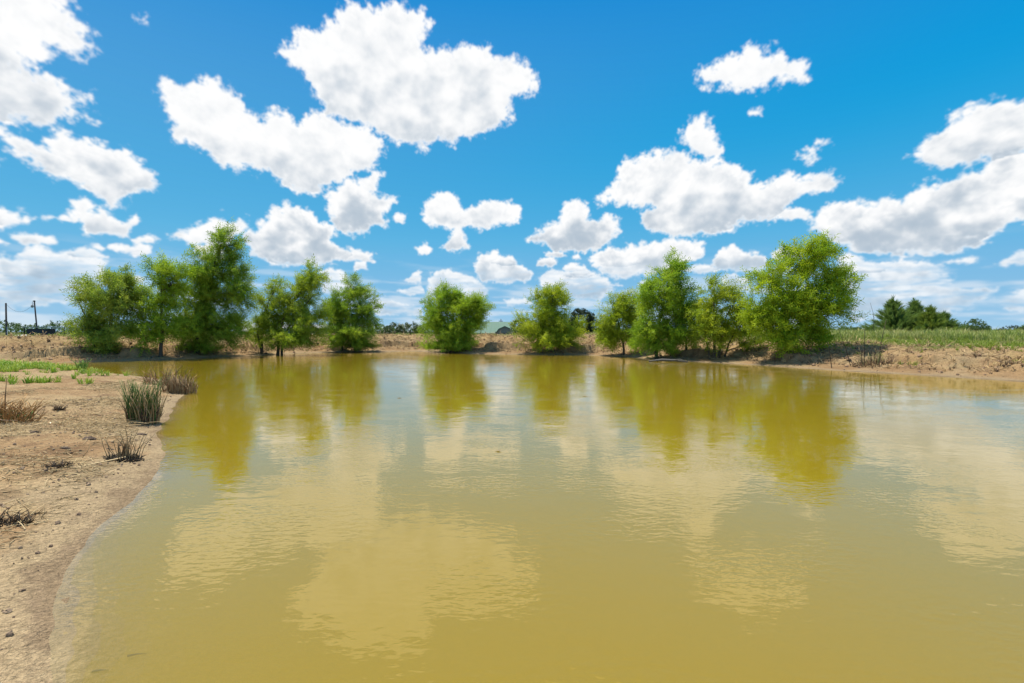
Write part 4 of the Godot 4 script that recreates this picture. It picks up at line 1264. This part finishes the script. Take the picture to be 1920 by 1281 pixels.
	box(st, Vector3(-2.6, 1.50, -1.4), Vector3(2.6, 1.62, 1.4))
	part("roof", done(st), M.pale, o)
	for x in [-2.45, 2.45]:
		for z in [-1.25, 1.25]:
			st = start()
			box(st, Vector3(x - 0.06, -0.6, z - 0.06), Vector3(x + 0.06, 1.498, z + 0.06))
			part("post", done(st), M.dark_wood, o)
	st = start()
	box(st, Vector3(-2.38, 0.0, -0.9), Vector3(1.2, 1.25, 0.9))
	part("dark_load", done(st), M.navy, o)
	o = thing("low_shed", Vector3(-97.0, -0.15, -102.0), "low pale roof showing between the pole and the dark shelter", "shed")
	st = start()
	box(st, Vector3(-2.2, -0.4, -1.2), Vector3(2.2, 0.75, 1.2))
	part("wall", done(st), M.grey_wall, o)
	st = start()
	st.set_smooth_group(-1)
	quad(st, Vector3(-2.5, 0.72, 1.5), Vector3(2.5, 0.72, 1.5), Vector3(2.3, 1.05, -1.4), Vector3(-2.3, 1.05, -1.4))
	part("roof", done(st), M.pale, o)
	# pale metal building and small brown shed behind the left willows
	o = thing("metal_building", Vector3(-36.0, 0.2, -84.0), "long pale blue-grey metal building behind the left willows", "building")
	st = start()
	box(st, Vector3(-9.0, -0.5, -4.0), Vector3(9.0, 1.9, 0.0))
	part("wall", done(st), M.pale_blue, o)
	for i in 15:
		st = start()
		tube(st, [Vector3(-8.4 + i * 1.2, -0.5, 0.01), Vector3(-8.4 + i * 1.2, 1.88, 0.01)], [0.03, 0.03], 4)
		part("rib", done(st), M.pale_blue, o)
	st = start()
	st.set_smooth_group(-1)
	quad(st, Vector3(-9.3, 1.88, 0.3), Vector3(9.3, 1.88, 0.3), Vector3(9.3, 2.5, -2.0), Vector3(-9.3, 2.5, -2.0))
	quad(st, Vector3(-9.3, 2.5, -2.0), Vector3(9.3, 2.5, -2.0), Vector3(9.3, 1.88, -4.3), Vector3(-9.3, 1.88, -4.3))
	part("roof", done(st), M.grey_metal, o)
	o = thing("brown_shed", Vector3(-40.6, 0.35, -78.0), "small brown shed with a grey roof in front of the pale metal building", "shed")
	st = start()
	box(st, Vector3(-0.65, -0.5, -1.0), Vector3(0.65, 1.2, 0.0))
	part("wall", done(st), M.brown_wall, o)
	st = start()
	st.set_smooth_group(-1)
	quad(st, Vector3(-0.8, 1.18, 0.15), Vector3(0.8, 1.18, 0.15), Vector3(0.5, 1.75, -0.5), Vector3(-0.5, 1.75, -0.5))
	quad(st, Vector3(-0.5, 1.75, -0.5), Vector3(0.5, 1.75, -0.5), Vector3(0.8, 1.18, -1.15), Vector3(-0.8, 1.18, -1.15))
	part("roof", done(st), M.grey_metal, o)
	# flowering shrubs
	var sg := Color(0.065, 0.105, 0.035)
	var sb := Color(0.11, 0.15, 0.055)
	bush("flowering_shrub", "dark shrub with pale blossom behind the bushy willow, left of its neighbour", "shrub", "white-flowering shrubs beyond the bank", Vector3(-17.0, 0.3, -74.0), [[0, 1.3, 1.4, 1.1], [-1.2, 0.9, 0.9, 0.9]], sg, sb, 0.4, 7, 0.45)
	bush("flowering_shrub", "pale-blossomed shrub just left of the round bushy willow", "shrub", "white-flowering shrubs beyond the bank", Vector3(-14.3, 0.3, -74.0), [[0, 1.35, 1.4, 1.15], [0.9, 1.0, 0.8, 0.9]], sg, sb, 0.4, 7, 0.7)
	bush("flowering_shrub", "pale-blossomed shrub between the green-roofed house and the yellow-green willow", "shrub", "white-flowering shrubs beyond the bank", Vector3(0.9, 0.2, -62.0), [[0, 1.7, 1.1, 1.0], [0.5, 1.2, 1.2, 1.0]], sg, sb, 0.4, 7, 0.5)
	bush("dark_tree", "dark evergreen tree behind the low yellow-green willow", "tree", "", Vector3(12.0, 0.1, -88.0), [[0, 3.0, 2.4, 2.2], [2.0, 2.2, 1.5, 1.8], [-1.6, 2.0, 1.5, 1.6]], Color(0.030, 0.052, 0.028), Color(0.065, 0.090, 0.045), 0.6, 11)
	# cedars
	var ca := Color(0.150, 0.245, 0.070)
	var cb := Color(0.28, 0.38, 0.10)
	cedar("dark pointed cedar standing tallest in the right-hand field", Vector3(37.4, 0.5, -50.0), 4.35, 3.0, -0.2, ca, cb)
	cedar("dark cedar with a second point just right of the tallest cedar", Vector3(39.9, 0.5, -51.0), 4.2, 2.9, 0.1, ca, cb)
	cedar("lighter green cedar at the right front of the cedar group", Vector3(39.0, 0.5, -48.0), 3.3, 2.1, 0.2, Color(0.18, 0.27, 0.05), Color(0.30, 0.37, 0.07))
	cedar("low spreading cedar at the right end of the cedar group", Vector3(41.9, 0.5, -50.0), 2.8, 2.2, 0.3, ca, cb)
	o = thing("bare_sapling", ground_point(31.0, -44.0), "leafless sapling just left of the cedars", "sapling")
	var bare := start()
	stick(bare, [Vector3(0, -0.1, 0), Vector3(0.1, 1.3, 0), Vector3(0.05, 2.0, 0), Vector3(-0.25, 3.0, 0)], 0.03, Color(0.08, 0.06, 0.05))
	part("stem", done(bare), M.tinted, o)
	bare = start()
	stick(bare, [Vector3(0.07, 1.7, 0), Vector3(-0.15, 2.1, 0.1)], 0.012, Color(0.08, 0.06, 0.05))
	stick(bare, [Vector3(0.08, 1.5, 0), Vector3(0.25, 1.9, -0.1)], 0.012, Color(0.08, 0.06, 0.05))
	part("twigs", done(bare), M.tinted, o)
	# round trees far off on the right
	var fa := Color(0.075, 0.14, 0.040)
	var fb := Color(0.15, 0.22, 0.065)
	var right := [[104.0, -115.0, 2.6, 3.2, "round green tree far off near the right edge"], [110.5, -113.0, 2.8, 2.0, "dark low tree far off at the right edge"], [97.0, -117.0, 2.6, 1.7, "low green tree far off right of the cedars"], [116.0, -114.0, 3.0, 2.4, "far tree cut off by the right edge"], [79.0, -116.0, 3.0, 1.7, "low far tree left behind the cedars"], [83.0, -120.0, 3.4, 2.0, "broad far tree hidden partly by the cedars"], [74.0, -112.0, 2.6, 1.6, "low far tree right behind the broad yellow-green willow"]]
	for i in right.size():
		var d: Array = right[i]
		var dark: bool = i == 1
		bush("field_tree", d[4], "tree", "trees far off on the right", Vector3(d[0], 0.2, d[1]), [[0, d[3] * 0.62, d[2], d[3] * 0.62], [d[2] * 0.5, d[3] * 0.4, d[2] * 0.6, d[3] * 0.45], [-d[2] * 0.5, d[3] * 0.4, d[2] * 0.6, d[3] * 0.45]], Color(0.022, 0.042, 0.020) if dark else fa, Color(0.05, 0.07, 0.03) if dark else fb, 0.62, 7)
	# the far-off woods on the left and behind everything
	var where := []
	var tints := []
	for i in 9500:
		var az := deg_to_rad(rng.randf_range(-52.0, 52.0))
		var far := rng.randf_range(225.0, 262.0)
		var lump := 1.0 + 0.5 * n_low.get_noise_2d(az * 300.0, 7.0) + 0.35 * n_mid.get_noise_2d(az * 60.0, 3.0)
		var top := (4.2 if az < 0.0 else 2.6) * lump
		var p := Vector3(sin(az) * far, rng.randf() * top, -cos(az) * far)
		where.append(Transform3D(any_turn().scaled(Vector3.ONE * rng.randf_range(1.4, 2.6)), p))
		tints.append(fa.lerp(fb, clampf(0.5 + n_mid.get_noise_2d(az * 80.0, 40.0) + rng.randf_range(-0.3, 0.3), 0.0, 1.0)))
	tag(copies("far_woods", leaf_clump, M.bush_leaf, where, tints, self), "", "", "", "stuff")

# ---------------------------------------------------------------- everything
func _ready() -> void:
	rng.seed = 20240
	var cam := Camera3D.new()
	cam.name = "camera"
	cam.fov = 67.42
	cam.near = 0.05
	cam.far = 2000.0
	cam.position = Vector3(0, 1.5, 0)
	cam.rotation_degrees.x = -1.104
	add_child(cam)
	var sun := DirectionalLight3D.new()
	sun.name = "sun"
	sun.light_energy = 1.6
	sun.light_color = Color(1.0, 0.965, 0.90)
	sun.light_angular_distance = 0.5
	sun.shadow_enabled = true
	sun.sky_mode = DirectionalLight3D.SKY_MODE_LIGHT_ONLY
	add_child(sun)
	var el := deg_to_rad(SUN_EL)
	var az := deg_to_rad(SUN_AZ)
	sun.look_at_from_position(Vector3(sin(az) * cos(el), sin(el), -cos(az) * cos(el)) * 100.0, Vector3.ZERO)
	var e := Environment.new()
	e.background_mode = Environment.BG_SKY
	e.tonemap_mode = Environment.TONE_MAPPER_LINEAR
	e.tonemap_exposure = 1.4
	e.background_energy_multiplier = 0.73
	e.sdfgi_enabled = true
	e.ssao_enabled = true
	e.ssil_enabled = true
	e.volumetric_fog_enabled = true
	e.volumetric_fog_density = 0.0
	var t0 := Time.get_ticks_msec()
	var pm := PanoramaSkyMaterial.new()
	pm.panorama = ImageTexture.create_from_image(sky_picture())
	e.sky = Sky.new()
	e.sky.sky_material = pm
	var we := WorldEnvironment.new()
	we.name = "environment"
	we.environment = e
	add_child(we)
	print("sky ", Time.get_ticks_msec() - t0)
	n_low = noise(1, 0.09, 3)
	n_mid = noise(2, 0.9, 3)
	n_fine = noise(3, 4.0, 3)
	n_pit.seed = 4
	n_pit.noise_type = FastNoiseLite.TYPE_CELLULAR
	n_pit.frequency = 2.6
	n_pit.cellular_return_type = FastNoiseLite.RETURN_DISTANCE
	M.bark = mat(Color(0.075, 0.058, 0.042), 0.95)
	M.willow_leaf = leafy(1.0)
	M.bush_leaf = leafy(0.45, 0.6)
	M.cedar_leaf = leafy(0.6, 0.7)
	M.grass = leafy(0.6, 0.6)
	M.tinted = mat(Color.WHITE, 0.85, true)
	M.mud = mat(Color(0.085, 0.055, 0.036), 0.9)
	M.dead_leaf = mat(Color(0.20, 0.11, 0.04), 0.7)
	M.grey_wall = mat(Color(0.23, 0.22, 0.20), 0.8)
	M.green_roof = mat(Color(0.13, 0.225, 0.17), 0.8)
	M.dark_wood = mat(Color(0.030, 0.028, 0.030), 0.85)
	M.pale = mat(Color(0.45, 0.46, 0.47), 0.8)
	M.pale_blue = mat(Color(0.42, 0.48, 0.52), 0.6)
	M.grey_metal = mat(Color(0.33, 0.34, 0.35), 0.5)
	M.navy = mat(Color(0.020, 0.026, 0.045), 0.6)
	M.brown_wall = mat(Color(0.13, 0.085, 0.05), 0.85)
	make_sdf()
	make_ground()
	make_water()
	print("land ", Time.get_ticks_msec() - t0)
	sprig = make_sprig()
	leaf_clump = make_leaf_clump()
	cedar_spray = make_cedar_spray()
	for d in WILLOWS:
		willow(d)
	print("trees ", Time.get_ticks_msec() - t0)
	make_far()
	make_grass()
	make_litter()
	make_clumps()
	print("all ", Time.get_ticks_msec() - t0)
